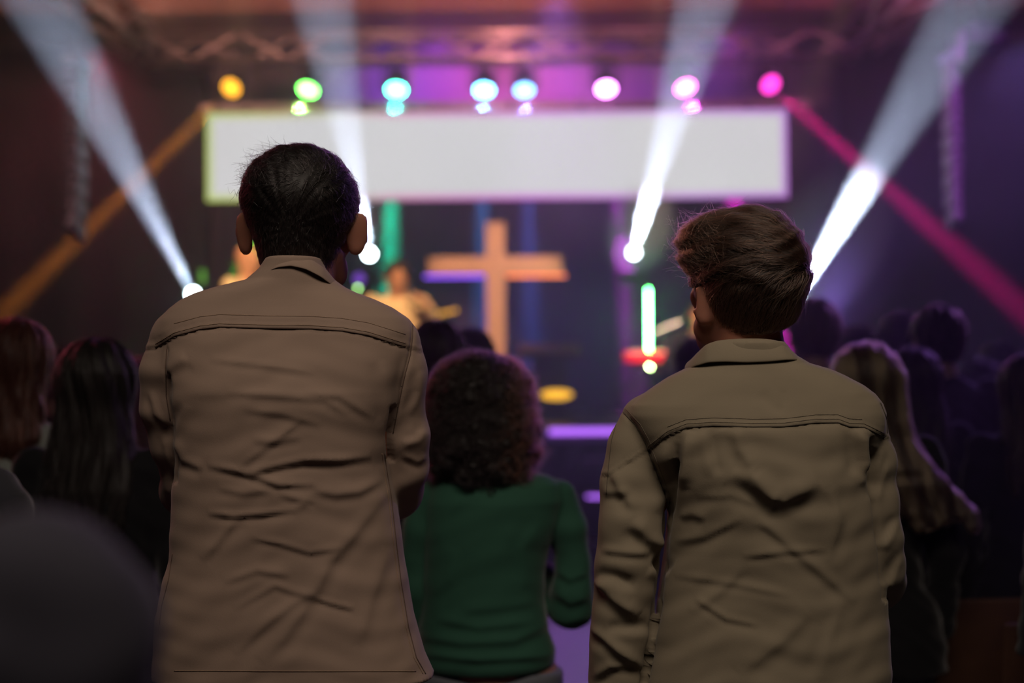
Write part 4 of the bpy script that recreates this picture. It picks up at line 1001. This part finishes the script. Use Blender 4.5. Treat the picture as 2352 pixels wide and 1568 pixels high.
    strands('loose_hair_strands', hm, 650, lambda p, n: Vector((-.9, .0, .45)), .05, S_DARK, ho, keep=lambda p: p.x < c.x - .01 and p.z > c.z + .045, lift=.005, seed=5, jitter=.5, rad=.0003, outlift=.028)
    strands('nape_hair_strands', hm, 900, lambda p, n: Vector((0, 0, -1)), .022, S_DARK, ho, keep=lambda p: p.z < c.z - .05, lift=.002, seed=6, jitter=.2, rad=.0003, outlift=.003)
    return root
LM = left_man()

# ---- right man: olive overshirt, one arm down
def right_man():
    Y = 2.36; c0 = P(1735, 833, Y); X = c0.x
    root = empty('person', (X, Y, 0), 'light brown haired man in an olive overshirt, back turned, one arm hanging', 'person')
    f = Fig(1.78, vox=.005); world_fig(f, X, Y)
    hc = P(1714, 652, Y); f.hc = Vector((hc.x, Y + .02, hc.z)); f.yaw = R(22); f.pitch = R(9); f.ears = 1.0; f.roll = R(3); f.ear_z = -.018; f.hw = .93
    f.torso[:, 3:] *= .76; f.torso[-2:, 2] += .012
    f.sh = [P(1497, 985, Y), P(1968, 985, Y)]
    f.el = [P(1440, 1330, Y - .01), P(2012, 1330, Y + .05)]
    f.wr = [P(1410, 1640, Y + .05), Vector((f.el[1].x - .10, Y + .22, f.el[1].z + .03))]
    f.hd = [(-.05, .15, -1), (-1, .4, .2)]; f.palm = [(1, .2, 0), (0, -1, .2)]
    f.arm_r = .78
    wpart('body', f.body(), SKIN_D, root)
    def dep(z, v):
        t = np.interp(v, [790, 830, 870, 930, 1000, 1100, 1300, 1568], [.062, .070, .085, .104, .125, .132, .128, .13]); cy = np.interp(v, [790, 830, 900, 1000, 1100, 1300, 1568], [-.028, -.023, -.016, -.012, -.010, .005, .0])
        return t, cy
    tab = [(786, 1640, 1790), (815, 1620, 1815), (835, 1592, 1850), (848, 1565, 1898), (865, 1530, 1935), (885, 1500, 1972), (905, 1472, 2000), (928, 1446, 2018), (950, 1440, 2026), (990, 1455, 2020), (1050, 1480, 1998), (1100, 1515, 1998), (1180, 1534, 2012), (1260, 1527, 2022), (1350, 1515, 2034), (1470, 1500, 2039), (1568, 1476, 2041), (1640, 1462, 2043), (1700, 1455, 2044)]
    T = rows(tab, Y, dep); Ta = np.array(T); zb = Ta[:, 0].min()
    lo = [Ta[:, 1].min() - .36, Y - .24, zb - .02]; hi = [Ta[:, 1].max() + .32, Y + .36, Ta[:, 0].max() + .03]
    s = SDF(lo, hi, .0042); s.loft(T, 2.35, 0)
    zc = lambda u, v, dy=0: P(u, v, Y + dy)
    s.chain([zc(1486, 968, .0), zc(1465, 1030, 0), zc(1452, 1110, -.005), zc(1452, 1200, -.01), zc(1440, 1300, -.01), zc(1432, 1400, .0), zc(1428, 1470, .01), zc(1422, 1560, .02), zc(1415, 1630, .03)], [.044, .050, .053, .054, .053, .051, .053, .051, .044], .005)
    s.chain([zc(1972, 985, .0), zc(1988, 1060, 0), zc(1992, 1150, .0), zc(1998, 1230, .005), zc(2010, 1300, .02), zc(2012, 1340, .06)], [.044, .048, .049, .050, .047, .045], .014)
    s.chain([zc(2012, 1330, .06), Vector((f.el[1].x - .07, Y + .20, f.el[1].z + .02))], [.046, .038], .02)
    s.cut(SDF.loftf(T, 2.35, -.008), [Ta[:, 1].min() - .3, Y - .2, zb - .02], [Ta[:, 1].max() + .3, Y + .2, zb + .08], 0)
    s.planecut((0, 0, zb + .001), (0, 0, -1))
    F = [(.012, 22, [(1690, 1080), (1735, 1115), (1775, 1142), (1800, 1145), (1835, 1128), (1880, 1105)]), (.006, 15, [(1720, 1080), (1760, 1130), (1785, 1150)]),
         (.010, 17, [(1584, 990), (1572, 1050), (1566, 1120)]), (-.009, 13, [(1552, 1020), (1543, 1090), (1535, 1180)]), (.006, 16, [(1688, 985), (1700, 1030), (1735, 1080)]), (-.005, 12, [(1633, 985), (1640, 1040), (1650, 1090)]),
         (.010, 14, [(1972, 985), (1980, 1040), (1986, 1085)]), (-.009, 10, [(2000, 1000), (2002, 1060), (2000, 1115)]), (.006, 12, [(2022, 1020), (2015, 1070), (2004, 1110)]),
         (.0032, 11, [(1740, 1195), (1767, 1211), (1844, 1279), (1900, 1325), (1965, 1382)]), (.0026, 8, [(1705, 1277), (1789, 1266), (1900, 1261)]), (.0026, 9, [(1552, 1243), (1618, 1232), (1700, 1190)]),
         (.0026, 7, [(1596, 1372), (1669, 1420), (1745, 1436)]), (.0020, 8, [(1550, 1320), (1682, 1339), (1818, 1366)]), (.0022, 11, [(1588, 1405), (1661, 1351), (1708, 1303)]), (.004, 18, [(1695, 1545), (1789, 1475), (1860, 1405)]),
         (.003, 13, [(1900, 1290), (1925, 1200), (1915, 1120)]), (.003, 11, [(1560, 1185), (1590, 1178), (1625, 1190)]), (.0025, 10, [(1600, 1140), (1680, 1135), (1740, 1160)]), (.003, 14, [(1930, 1400), (1900, 1480), (1880, 1560)]),
         (.010, 16, [(1455, 1200), (1490, 1235), (1526, 1256)]), (-.008, 13, [(1500, 1290), (1520, 1300), (1540, 1310)]), (.010, 14, [(1368, 1330), (1405, 1369), (1465, 1415)]), (-.008, 13, [(1365, 1318), (1410, 1325), (1460, 1350)]),
         (.009, 11, [(1350, 1438), (1390, 1465), (1426, 1496), (1482, 1538)]), (-.006, 12, [(1395, 1440), (1440, 1440), (1490, 1435)]), (.005, 9, [(1380, 1262), (1440, 1268), (1495, 1270)]), (.005, 12, [(1405, 1080), (1430, 1130), (1460, 1170)]),
         (.006, 10, [(1360, 1560), (1400, 1530), (1450, 1525)]), (.004, 9, [(1385, 1130), (1415, 1131), (1445, 1128)]), (.004, 9, [(2040, 1060), (2025, 1110), (2010, 1150)]), (.004, 9, [(2066, 1190), (2045, 1230), (2025, 1260)]), (.004, 9, [(2072, 1270), (2050, 1330), (2036, 1350)]),
         (-.004, 14, [(1745, 905), (1775, 930), (1800, 950)]), (-.003, 10, [(1795, 895), (1800, 915), (1806, 930)])]
    yoke = [(1400, 1090), (1488, 1033), (1533, 998), (1576, 981), (1639, 977), (1729, 980), (1801, 979), (1874, 970), (1925, 970), (1950, 979), (1985, 981), (2036, 1005), (2080, 1015)]
    arm_l = [(1424, 938), (1461, 977), (1482, 1015), (1490, 1040), (1507, 1083), (1529, 1140)]; arm_r = [(2022, 925), (2036, 960), (2038, 1000)]
    def yfix(post):
        return post
    me = s.mesh('overshirt', folds_post(F, yoke, .0016, .0024, 2.1, [(arm_l, .003, 4), (arm_r, .002, 4), ([(1546, 1060), (1536, 1180), (1521, 1300), (1506, 1420), (1478, 1575)], .016, 7), ([(2004, 1030), (2010, 1150), (2022, 1260), (2036, 1380)], .010, 6)]))
    j = wpart('overshirt', me, OLIVE, root); bv = bvh(me)
    seam('yoke_seam', bv, yoke[1:-1], .0011, THREAD_O, j); seam('yoke_stitching', bv, [(u, v - 8) for u, v in yoke[1:-1]], .0005, STITCH_O, j); seam('yoke_stitching', bv, [(u, v - 18) for u, v in yoke[2:-2]], .00045, STITCH_O, j)
    seam('armhole_seam', bv, arm_l, .0010, THREAD_O, j); seam('armhole_seam', bv, arm_r, .0009, THREAD_O, j); seam('armhole_stitching', bv, [(u + 10, v - 3) for u, v in arm_l], .0004, STITCH_O, j)
    seam('sleeve_seam', bv, [(1418, 965), (1405, 1010), (1398, 1070), (1392, 1140)], .0006, THREAD_O, j)
    # locker loop under the yoke
    lp = on_surface(bv, [(1729, 981), (1745, 993), (1765, 999), (1785, 994), (1802, 980)], .003, 4)
    mbl = MB()
    for i in range(len(lp) - 1):
        mid = (lp[i] + lp[i + 1]) / 2; d = lp[i + 1] - lp[i]; mbl.box(mid, (d.length * 1.15, .002, .006), Matrix.Rotation(-math.atan2(d.z, d.x), 3, 'Y'))
    o = mbl.done('hanger_loop', THREAD_O); o.parent = j; o.matrix_parent_inverse = root.matrix_world.inverted() if False else Matrix.Translation(root.location).inverted()
    collar('collar', [(1592, 838), (1606, 812), (1624, 790), (1650, 781), (1700, 777), (1750, 777), (1790, 781), (1815, 797), (1838, 815), (1858, 830)], [(1580, 852), (1600, 842), (1625, 834), (1665, 833), (1710, 835), (1760, 833), (1800, 829), (1825, 828), (1846, 830), (1862, 838)], Y - .08, Y + .03, OLIVE, root)
    wpart('trousers', f.trousers(), C_JEAN, root)
    for i in range(2): wpart('shoe', f.shoe(i), C_SHOE, root)
    c = f.hc; Rm = Matrix.Rotation(f.yaw, 3, 'Z') @ Matrix.Rotation(f.pitch, 3, 'X') @ Matrix.Rotation(f.roll, 3, 'Y')
    s = SDF(np.array(c) - [.17, .2, .2], np.array(c) + [.17, .2, .18], .0035); L = lambda x, y, z: c + Rm @ Vector((x, y, z))
    s.ell(L(0, -.014, .024), (.0895, .114, .104), Rm, .02); s.ell(L(-.02, .04, .060), (.078, .080, .058), Rm, .02); s.ell(L(-.060, .03, .045), (.036, .055, .045), Rm, .02)
    s.ell(L(.006, -.030, -.036), (.060, .074, .062), Rm, .025); s.ell(L(.006, -.048, -.066), (.042, .040, .034), Rm, .02)
    s.cut_ell(L(0, .13, -.06), (.09, .095, .10), Rm, .01)
    for sx in (-1, 1): s.cut_ell(L(sx * .098, .012, -.045), (.028, .040, .052), Rm, .012)
    def post(p, qd):
        n = vnormals(p, qd); d = p - np.array(c); an = np.arctan2(d[:, 2] + .03, -d[:, 0])
        w = np.sin(d[:, 2] * 150 + 3 * np.sin(d[:, 0] * 35) + 1) + .7 * np.sin(d[:, 2] * 260 - d[:, 0] * 60 + 2 * np.sin(d[:, 0] * 50))
        return p + n * (.0015 * w * np.clip((d[:, 2] + .06) / .06, .2, 1))[:, None]
    s.planecut(P(1714, 738, Y), tuple(Vector((.12, .35, -1))))
    hm = s.mesh('hair', post); ho = wpart('hair', hm, H_BROWN, root)
    whv = L(.035, -.10, .035)
    def flow(p, n):
        d = (p - whv); up = min(1, max(0, (p.z - c.z + .02) / .07))
        return d.normalized() * .8 + Vector((-1.0 * up, .1, .15 * up - .9 * (1 - up)))
    strands('hair_strands', hm, 7500, flow, .05, S_BROWN, ho, lift=.004, seed=8, jitter=.22, rad=.0004, outlift=.006)
    strands('light_hair_strands', hm, 1300, flow, .05, S_LIGHT, ho, keep=lambda p: p.z > c.z - .02 or p.x < c.x - .05, lift=.005, seed=9, jitter=.3, rad=.00035, outlift=.012)
    strands('loose_hair_strands', hm, 420, lambda p, n: Vector((-.8, 0, .7)), .055, S_LIGHT, ho, keep=lambda p: p.x < c.x - .045 and p.z > c.z + .0, lift=.004, seed=10, jitter=.55, rad=.00026, outlift=.035)
    strands('nape_hair_strands', hm, 900, lambda p, n: Vector((0, 0, -1)), .02, S_BROWN, ho, keep=lambda p: p.z < c.z - .05, lift=.002, seed=6, jitter=.2, rad=.0003, outlift=.004)
    return root
RM = right_man()
# ------------------------------------------------------------------ the curly haired woman in green
def mat_of(o, m):
    if o.data is not None and hasattr(o.data, 'materials') and len(o.data.materials): o.material_slots[0].link = 'OBJECT'; o.material_slots[0].material = m
def curly_woman():
    Y = 3.32; X = P(1118, 833, Y).x
    root = empty('person', (X, Y, 0), 'woman with dark curly hair in a green jersey top, back turned', 'person')
    f = Fig(1.53, True, .0055); world_fig(f, X, Y)
    f.torso[:, 3] *= .98; f.hc = P(1098, 925, Y + .01); f.pitch = R(4)
    f.sh = [P(985, 1150, Y), P(1290, 1142, Y)]; f.el = [P(962, 1385, Y + .02), P(1312, 1390, Y + .02)]
    f.wr = [Vector((X - .07, Y + .24, f.el[0].z + .10)), Vector((X + .09, Y + .24, f.el[1].z + .08))]; f.hd = [(1, .3, .2), (-1, .3, .2)]; f.palm = [(0, -1, 0), (0, -1, 0)]
    f.arm_r = .72; f.torso[:3, 3] *= .82
    wpart('body', f.body(), SKIN2, root)
    T = [(p.z, (p.x + q.x) / 2, Y + cy, (q.x - p.x) / 2, b) for (v, a, c, b, cy) in
         [(1068, 1060, 1180, .05, -.02), (1078, 1030, 1215, .065, -.012), (1092, 1000, 1262, .075, -.01), (1112, 985, 1288, .085, -.01), (1150, 975, 1296, .098, -.01), (1200, 970, 1285, .108, 0), (1260, 972, 1262, .108, 0), (1310, 970, 1252, .105, .0), (1380, 965, 1252, .106, 0), (1440, 962, 1258, .112, 0), (1490, 958, 1276, .120, 0), (1520, 960, 1274, .118, 0), (1533, 970, 1262, .112, 0)]
         for p, q in [(P(a, v, Y), P(c, v, Y))]]
    Ta = np.array(T); s = SDF([X - .34, Y - .2, Ta[:, 0].min() - .02], [X + .36, Y + .36, Ta[:, 0].max() + .06], .0045)
    s.loft(T, 2.2, 0)
    zc = lambda u, v, dy=0: P(u, v, Y + dy)
    s.chain([zc(1285, 1140), zc(1306, 1210), zc(1316, 1290, .01), zc(1314, 1355, .01), zc(1312, 1392, .03)], [.040, .042, .040, .046, .050], .012)
    s.cap(zc(1312, 1392, .03), f.wr[1], .050, .036, .02)
    s.chain([zc(990, 1140), zc(968, 1210), zc(958, 1290, .01), zc(960, 1355, .01), zc(962, 1390, .03)], [.040, .042, .040, .046, .050], .012)
    s.cap(zc(962, 1390, .03), f.wr[0], .050, .036, .02)
    F = [(.007, 12, [(960, 1460), (1060, 1475), (1180, 1470), (1268, 1430)]), (.006, 9, [(970, 1500), (1100, 1515), (1270, 1505)]), (.005, 11, [(1000, 1420), (1100, 1440), (1230, 1425)]), (.004, 14, [(990, 1370), (1030, 1330), (1050, 1260)]),
         (.004, 16, [(1000, 1250), (1030, 1180), (1070, 1130)]), (.004, 14, [(1240, 1200), (1200, 1260), (1210, 1350)]), (.005, 10, [(1275, 1360), (1310, 1385), (1350, 1370)]), (.005, 9, [(1280, 1310), (1310, 1330), (1345, 1315)]), (.004, 9, [(1265, 1420), (1300, 1432), (1345, 1415)]), (.004, 12, [(1060, 1400), (1150, 1395), (1240, 1380)])]
    me = s.mesh('top', folds_post(F, None, 0, .002, .4)); j = wpart('top', me, GREENM, root); bv = bvh(me)
    seam('armhole_seam', bv, [(1287, 1108), (1292, 1150), (1278, 1200), (1262, 1240)], .0012, mat('green_seam', (.01, .05, .03), .9), j)
    wpart('trousers', f.trousers(), C_JEANL, root)
    for i in range(2): wpart('shoe', f.shoe(i), C_SHOE, root)
    c = f.hc; rng = np.random.RandomState(4)
    s = SDF([c.x - .2, c.y - .2, c.z - .32], [c.x + .2, c.y + .2, c.z + .18], .005)
    s.ell(c + Vector((-.002, -.01, .005)), (.115, .115, .108), None, .03); s.ell(c + Vector((0, -.045, -.08)), (.122, .085, .11), None, .04); s.ell(c + Vector((.025, -.05, -.15)), (.085, .06, .065), None, .03)
    for _ in range(240):
        d = Vector(rng.normal(0, 1, 3)).normalized()
        if d.y > .5: continue
        b = c + Vector((0, -.01, .005)) + Vector((d.x * .113, d.y * .112, d.z * .106)) if rng.rand() < .5 else c + Vector((.005, -.045, -.09)) + Vector((d.x * .120, d.y * .085, d.z * .125))
        s.ell(b, (rng.uniform(.010, .017),) * 3, None, .006)
    s.cut_ell(c + Vector((0, .10, -.04)), (.07, .08, .09), None, .01)
    hm = s.mesh('hair'); ho = wpart('hair', hm, H_DARK, root)
    strands('curl_strands', hm, 5200, lambda p, n: Vector((n.x * .2, 0, -.6)) + Vector((math.sin(p.z * 60), math.cos(p.x * 70), 0)) * .8, .07, S_DARK, ho, seg=12, lift=.006, seed=11, jitter=.6, rad=.0005, outlift=.016, curl=(.004, 1.5))
    strands('pink_lit_frizz', hm, 2200, lambda p, n: Vector((n.x, 0, -.3)) + Vector((math.sin(p.z * 90), math.cos(p.x * 70), 0)), .06, S_RED, ho, keep=lambda p: p.x > c.x + .06, seg=12, lift=.010, seed=12, jitter=.7, rad=.0004, outlift=.03, curl=(.005, 1.5))  # auburn colour on this side stands in for pink light on the frizz
    return root
curly_woman()

# ------------------------------------------------------------------ the audience: prototypes, then copies
def hair_flow_down(c): return lambda p, n: Vector(((p.x - c.x) * 3 * max(0, p.z - c.z + .03) / .1, -.6 * max(0, p.z - c.z) / .1, -1))
def proto(female, style, **kw):
    f = Fig(1.75, female, .0075)
    root = empty('person', (0, 0, 0))
    link('body', f.body(), SKIN, root)
    link('shirt', f.shirt(hem=kw.get('hem', .86), grow=.016 if not female else .012, seed=kw.get('seed', 0)), C_BLACK, root)
    link('trousers', f.trousers(), C_JEAN, root)
    for i in range(2): link('shoe', f.shoe(i), C_SHOE, root)
    hk = dict(kw.get('hair', {})); hm = f.hair_cap(style, **hk); ho = link('hair', hm, H_DARK, root)
    c = f.hc
    strands('hair_strands', hm, kw.get('n', 1400), hair_flow_down(c), .05 if style == 'short' else .14, S_DARK, ho, lift=.006, seed=2, jitter=.25, rad=.0006, outlift=.010, seg=6)
    return root
PR = dict(m=proto(False, 'short', hair=dict(thick=.018)), f=proto(True, 'long', hem=.76, hair=dict(drop=.40, width=.105, thick=.020, seed=2)), b=proto(True, 'bob', hem=.80, hair=dict(drop=.26, width=.115, thick=.024, seed=4)))
used = set()
TOPF = {'m': 1.763, 'f': 1.765, 'b': 1.769}
def crowd(kind, u, v, Y, label, hm=H_DARK, hs=S_DARK, top=C_BLACK, legs=C_JEAN, yaw=0, H=None, x=None):
    p = P(u, v, Y); sc = (p.z / TOPF[kind]) if H is None else H / 1.75
    r = PR[kind] if kind not in used else copy_tree(PR[kind]); used.add(kind)
    r.location = (p.x if x is None else x, Y, 0); r.scale = (max(sc, .93), max(sc, .93), sc); r.rotation_euler = (0, 0, R(yaw))
    setp(r, label, 'person', 'people standing in the audience')
    for ch in r.children:
        n = ch.name.split('.')[0]
        if n == 'hair':
            mat_of(ch, hm)
            for g in ch.children: mat_of(g, hs)
        elif n == 'shirt': mat_of(ch, top)
        elif n == 'trousers': mat_of(ch, legs)
    return r
crowd('b', 28, 730, 3.75, 'woman with auburn bobbed hair in a pale grey top at the photo\'s left edge', H_RED, S_RED, C_GREY, yaw=-12)
crowd('f', 222, 776, 3.45, 'woman with long straight dark hair in black, left of the tan jacket', H_DARK, S_DARK, C_BLACK, C_DARK)
crowd('m', 128, 797, 5.4, 'short person with reddish rim of hair between the auburn bob and the long dark hair', H_BROWN, S_RED, C_DARK)
crowd('b', 322, 822, 4.9, 'woman with dark hair half hidden beside the tan jacket\'s left sleeve', H_DARK, S_RED, C_BLACK)
crowd('m', 1000, 735, 4.5, 'person with short black hair right behind the tan jacket\'s right shoulder', H_DARK, S_DARK, C_BLACK)
crowd('f', 1082, 752, 5.9, 'woman with dark hair and violet rim at the foot of the cross', H_DARK, S_DARK, C_DARK)
crowd('m', 1870, 684, 5.3, 'man with short light brown hair and a dark blue top beside the blond man\'s neck', H_LIGHT, S_LIGHT, C_BLUE)
crowd('m', 1966, 747, 6.3, 'small dark head above the blonde woman\'s hair', H_DARK, S_BROWN, C_DARK)
crowd('m', 2070, 714, 6.1, 'dark haired man just left of the man in the dark jacket', H_DARK, S_BROWN, C_DARK)
crowd('m', 2156, 699, 5.3, 'tall man with short dark hair and dark jacket, highest head on the right', H_DARK, S_BROWN, C_DARK, C_BLACK)
crowd('f', 2098, 797, 4.85, 'woman with long dark hair and violet rim in front of the tall dark jacketed man', H_DARK, S_DARK, C_BLACK, C_BLACK)
crowd('m', 2294, 782, 6.9, 'distant man with dark hair rimmed in violet near the right edge', H_DARK, S_BROWN, C_DARK)
crowd('m', 2250, 822, 6.0, 'person with dark hair lower and left of the violet rimmed distant man', H_DARK, S_DARK, C_GREY)
crowd('f', 2362, 812, 4.6, 'woman with long dark hair cut off by the photo\'s right edge', H_DARK, S_BROWN, C_BLACK, C_BLACK)
crowd('m', 1594, 775, 6.6, 'small dark head showing over the olive overshirt\'s left collar', H_DARK, S_DARK, C_DARK)
crowd('m', 2440, 700, 3.3, 'person in dark grey sleeve at the photo\'s lower right edge', H_DARK, S_DARK, C_DARK, x=P(2640, 833, 3.3).x, H=1.72)
crowd('m', -60, 900, 2.0, 'person in dark top turned sideways at the left edge, behind the large blurred shoulder', H_BROWN, S_RED, C_DARK, yaw=-35, H=1.66, x=P(-215, 833, 2.0).x)
crowd('m', -500, 900, .80, 'large blurred navy shoulder filling the lower left corner', H_DARK, S_DARK, C_NAVY, yaw=4, H=1.715, x=-.455)

# blonde woman with highlighted curled hair
def blonde():
    Y = 3.95; p = P(1990, 787, Y); sc = p.z / 1.765
    root = copy_tree(PR['m']); 
    for ch in list(root.children):
        if ch.name.startswith('hair'):
            for g in list(ch.children): bpy.data.objects.remove(g)
            bpy.data.objects.remove(ch)
    for ch, o in zip(sorted([c for c in root.children if c.name.startswith(('body', 'shirt', 'trousers'))], key=lambda c: c.name), sorted([c for c in PR['f'].children if c.name.startswith(('body', 'shirt', 'trousers'))], key=lambda c: c.name)): ch.data = o.data
    for ch in root.children:
        if ch.name.startswith('shirt'): mat_of(ch, C_BLACK)
        if ch.name.startswith('trousers'): mat_of(ch, C_JEANL)
    root.location = (p.x, Y, 0); root.scale = (.95, .95, sc); root.rotation_euler = (0, 0, 0)
    setp(root, 'woman with long blonde streaked hair curling at the ends, beside the olive sleeve', 'person', 'people standing in the audience')
    f = Fig(1.75, True, .0075); c = f.hc
    s = SDF([c.x - .24, c.y - .24, c.z - .50], [c.x + .30, c.y + .2, c.z + .17], .006)
    s.ell(c + Vector((0, -.012, .024)), (.098, .118, .108), None, .02)
    s.loft([(c.z + .03, 0, c.y - .03, .094, .09), (c.z - .08, .005, c.y - .045, .105, .08), (c.z - .16, .015, c.y - .07, .112, .06), (c.z - .26, .03, c.y - .11, .13, .05)], 2.2, .03)
    for k in range(9):
        x0 = -.08 + k * .022; e = .02 + .013 * k
        s.chain([(x0, c.y - .10, c.z - .20), (x0 + e * .6, c.y - .135, c.z - .30), (x0 + e * 1.3, c.y - .14, c.z - .37 - .01 * (k % 3)), (x0 + e * 1.2 + .02, c.y - .15, c.z - .42 + .012 * (k % 4)), (x0 + e + .045, c.y - .13, c.z - .41 + .02 * (k % 3))], [.028, .026, .021, .014, .008], .008)
    s.cut_ell(c + Vector((0, .115, -.055)), (.075, .085, .105), None, .01)
    def post(p_, q):
        n = vnormals(p_, q); return p_ + n * (.002 * np.sin(p_[:, 0] * 150 + 1.5 * np.sin(p_[:, 2] * 8)))[:, None]
    hm = s.mesh('hair', post); ho = link('hair', hm, H_BROWN, root)
    fl = lambda p_, n: Vector(((p_.x * 2) * max(0, p_.z - c.z + .03) / .1 + .25 * (p_.z < c.z - .1) + .25 * math.sin(p_.z * 30) * (p_.z < c.z - .3), -.6 * max(0, p_.z - c.z) / .1, -1))
    strands('hair_strands', hm, 2500, fl, .15, S_BROWN, ho, lift=.005, seed=21, jitter=.15, rad=.0006, outlift=.008, seg=8)
    def strip(p_): return math.sin((p_.x - .3 * max(0, c.z - .1 - p_.z)) * 90 + 1.0) > .3
    strands('blonde_strands', hm, 3800, fl, .15, S_BLOND, ho, keep=strip, lift=.007, seed=22, jitter=.08, rad=.0008, outlift=.006, seg=8)
blonde()

# ------------------------------------------------------------------ the band
def stool(x, y, h, label, r=.17):
    root = empty('stool', (x, y, 1.05), label, 'stool', 'stools of the band')
    MB().lathe([(r * .9, h - .05), (r, h - .035), (r, h - .012), (r * .9, h)], n=24).done('seat', M['black'], root, True)
    for k in range(4):
        a_ = k * 1.5708 + .6; MB().tube((r * .55 * math.cos(a_), r * .55 * math.sin(a_), h - .05), (r * math.cos(a_), r * math.sin(a_), 0), .011, n=8).done('leg', M['steel'], root)
    return root
def band(u, v, Y, seat, yaw, label, setup, top=C_WARM, hair=None, skin=None):
    f = Fig(1.76, vox=.0075).sit(seat); p = P(u, v, Y)
    off = p.z - 1.05 - f.hc.z
    setup(f)
    root = empty('person', (p.x, Y, 1.05), label, 'person', 'musicians on the stage', R(yaw))
    link('body', f.body(), skin or SKIN, root); link('shirt', f.shirt(hem=.90, grow=.016, seed=3), top, root); link('trousers', f.trousers(), C_DARK, root)
    for i in range(2): link('shoe', f.shoe(i), C_SHOE, root)
    if hair:
        link('hair', f.hair_cap('short', thick=.016), hair, root)
    return root, f
def arms_fwd(f):
    f.el = [f.sh[0] + Vector((-.08, .10, -.27)), f.sh[1] + Vector((.08, .10, -.27))]; f.wr = [f.el[0] + Vector((.08, .24, .02)), f.el[1] + Vector((-.08, .24, .02))]
    f.hd = [(.1, 1, -.1), (-.1, 1, -.1)]; f.palm = [(0, .1, -1), (0, .1, -1)]
def m1(f): arms_fwd(f); f.pitch = R(-14)
def m2(f):
    arms_fwd(f); f.el[0] = f.sh[0] + Vector((-.12, .08, -.25)); f.wr[0] = f.el[0] + Vector((.10, .14, .20)); f.hd[0] = (.55, .25, .7); f.palm[0] = (.6, -.3, -.4)
def m3(f): arms_fwd(f); f.pitch = R(-10)
r1, f1 = band(565, 603, 10.98, .50, -118, 'bald musician in a cream shirt seated sideways on the stage', m1)
r2, f2 = band(912, 640, 11.12, .38, -168, 'musician in a cream shirt singing into a microphone held in the hand', m2, hair=H_BROWN)
r3, f3 = band(1606, 745, 11.7, .10, 150, 'musician with warm lit face half hidden behind the blond man\'s jaw', m3, top=C_BLACK, hair=H_DARK)
stool(r1.location.x, r1.location.y, .50 - .035, 'round black stool under the bald musician'); stool(r2.location.x, r2.location.y, .38 - .035, 'round black stool under the singing musician')
lowb = empty('box_seat', (r3.location.x, r3.location.y, 1.05), 'low black box seat under the half hidden musician', 'box')
MB().box((0, 0, .03), (.4, .4, .06), bev=.008).done('box_body', M['black'], lowb); MB().box((0, 0, .064), (.38, .38, .012), bev=.005).done('cushion', C_DARK, lowb)
# the singer's microphone, held by the raised hand in front of the mouth
Mw = Matrix.Translation(r2.location) @ Matrix.Rotation(R(-168), 4, 'Z')
hpos = f2.wr[0] + Vector(f2.hd[0]).normalized() * .075 + Vector(f2.palm[0]).normalized() * .028
mth_ = f2.hc + Vector((0, .14, -.07)); dd = (Mw.to_3x3() @ (mth_ - hpos)).normalized(); wp = Mw @ hpos
mc = empty('hand_microphone', wp, 'black microphone in the raised hand of the singing musician', 'microphone')
qd = dd.to_track_quat('Z', 'Y').to_matrix()
MB().lathe([(.010, -.10), (.013, 0), (.018, .07)], (0, 0, 0), 14, qd).done('handle', M['black'], mc, True)
MB().lathe([(.018, .07), (.026, .085), (.026, .11), (.012, .128)], (0, 0, 0), 14, qd).done('grille_head', M['steel'], mc, True)

# ------------------------------------------------------------------ chairs of the audience
def chair_proto():
    root = empty('audience_chair')
    MB().box((0, .0, .445), (.42, .42, .022), bev=.009).done('seat', M['chair'], root)
    bk = MB()
    bk.box((0, -.215, .70), (.42, .016, .30), Matrix.Rotation(R(8), 3, 'X'), .007).done('backrest', M['chair'], root)
    for sx in (-1, 1):
        MB().tube((sx * .175, -.19, .43), (sx * .175, -.21, .60), .011, n=10).done('back_post', M['steel'], root)
        for sy in (-1, 1): MB().tube((sx * .17, sy * .17, .435), (sx * .20, sy * .22, 0), .011, n=10).done('leg', M['steel'], root)
    return root
ch0 = chair_proto(); first = True
for (x, y, rz, lb) in [(P(2226, 833, 4.3).x, 4.36, 3, 'brown wooden chair with its back towards the camera, behind the olive overshirt\'s right sleeve'),
                       (P(2440, 833, 3.9).x, 3.96, -4, 'brown wooden chair cut off at the photo\'s lower right corner'),
                       (P(330, 833, 4.2).x, 4.26, 4, 'pale lit wooden chair low beside the tan jacket\'s left hem')]:
    c_ = ch0 if first else copy_tree(ch0); first = False
    c_.location = (x, y, 0); c_.rotation_euler = (0, 0, R(rz)); setp(c_, lb, 'chair', 'wooden chairs of the audience')
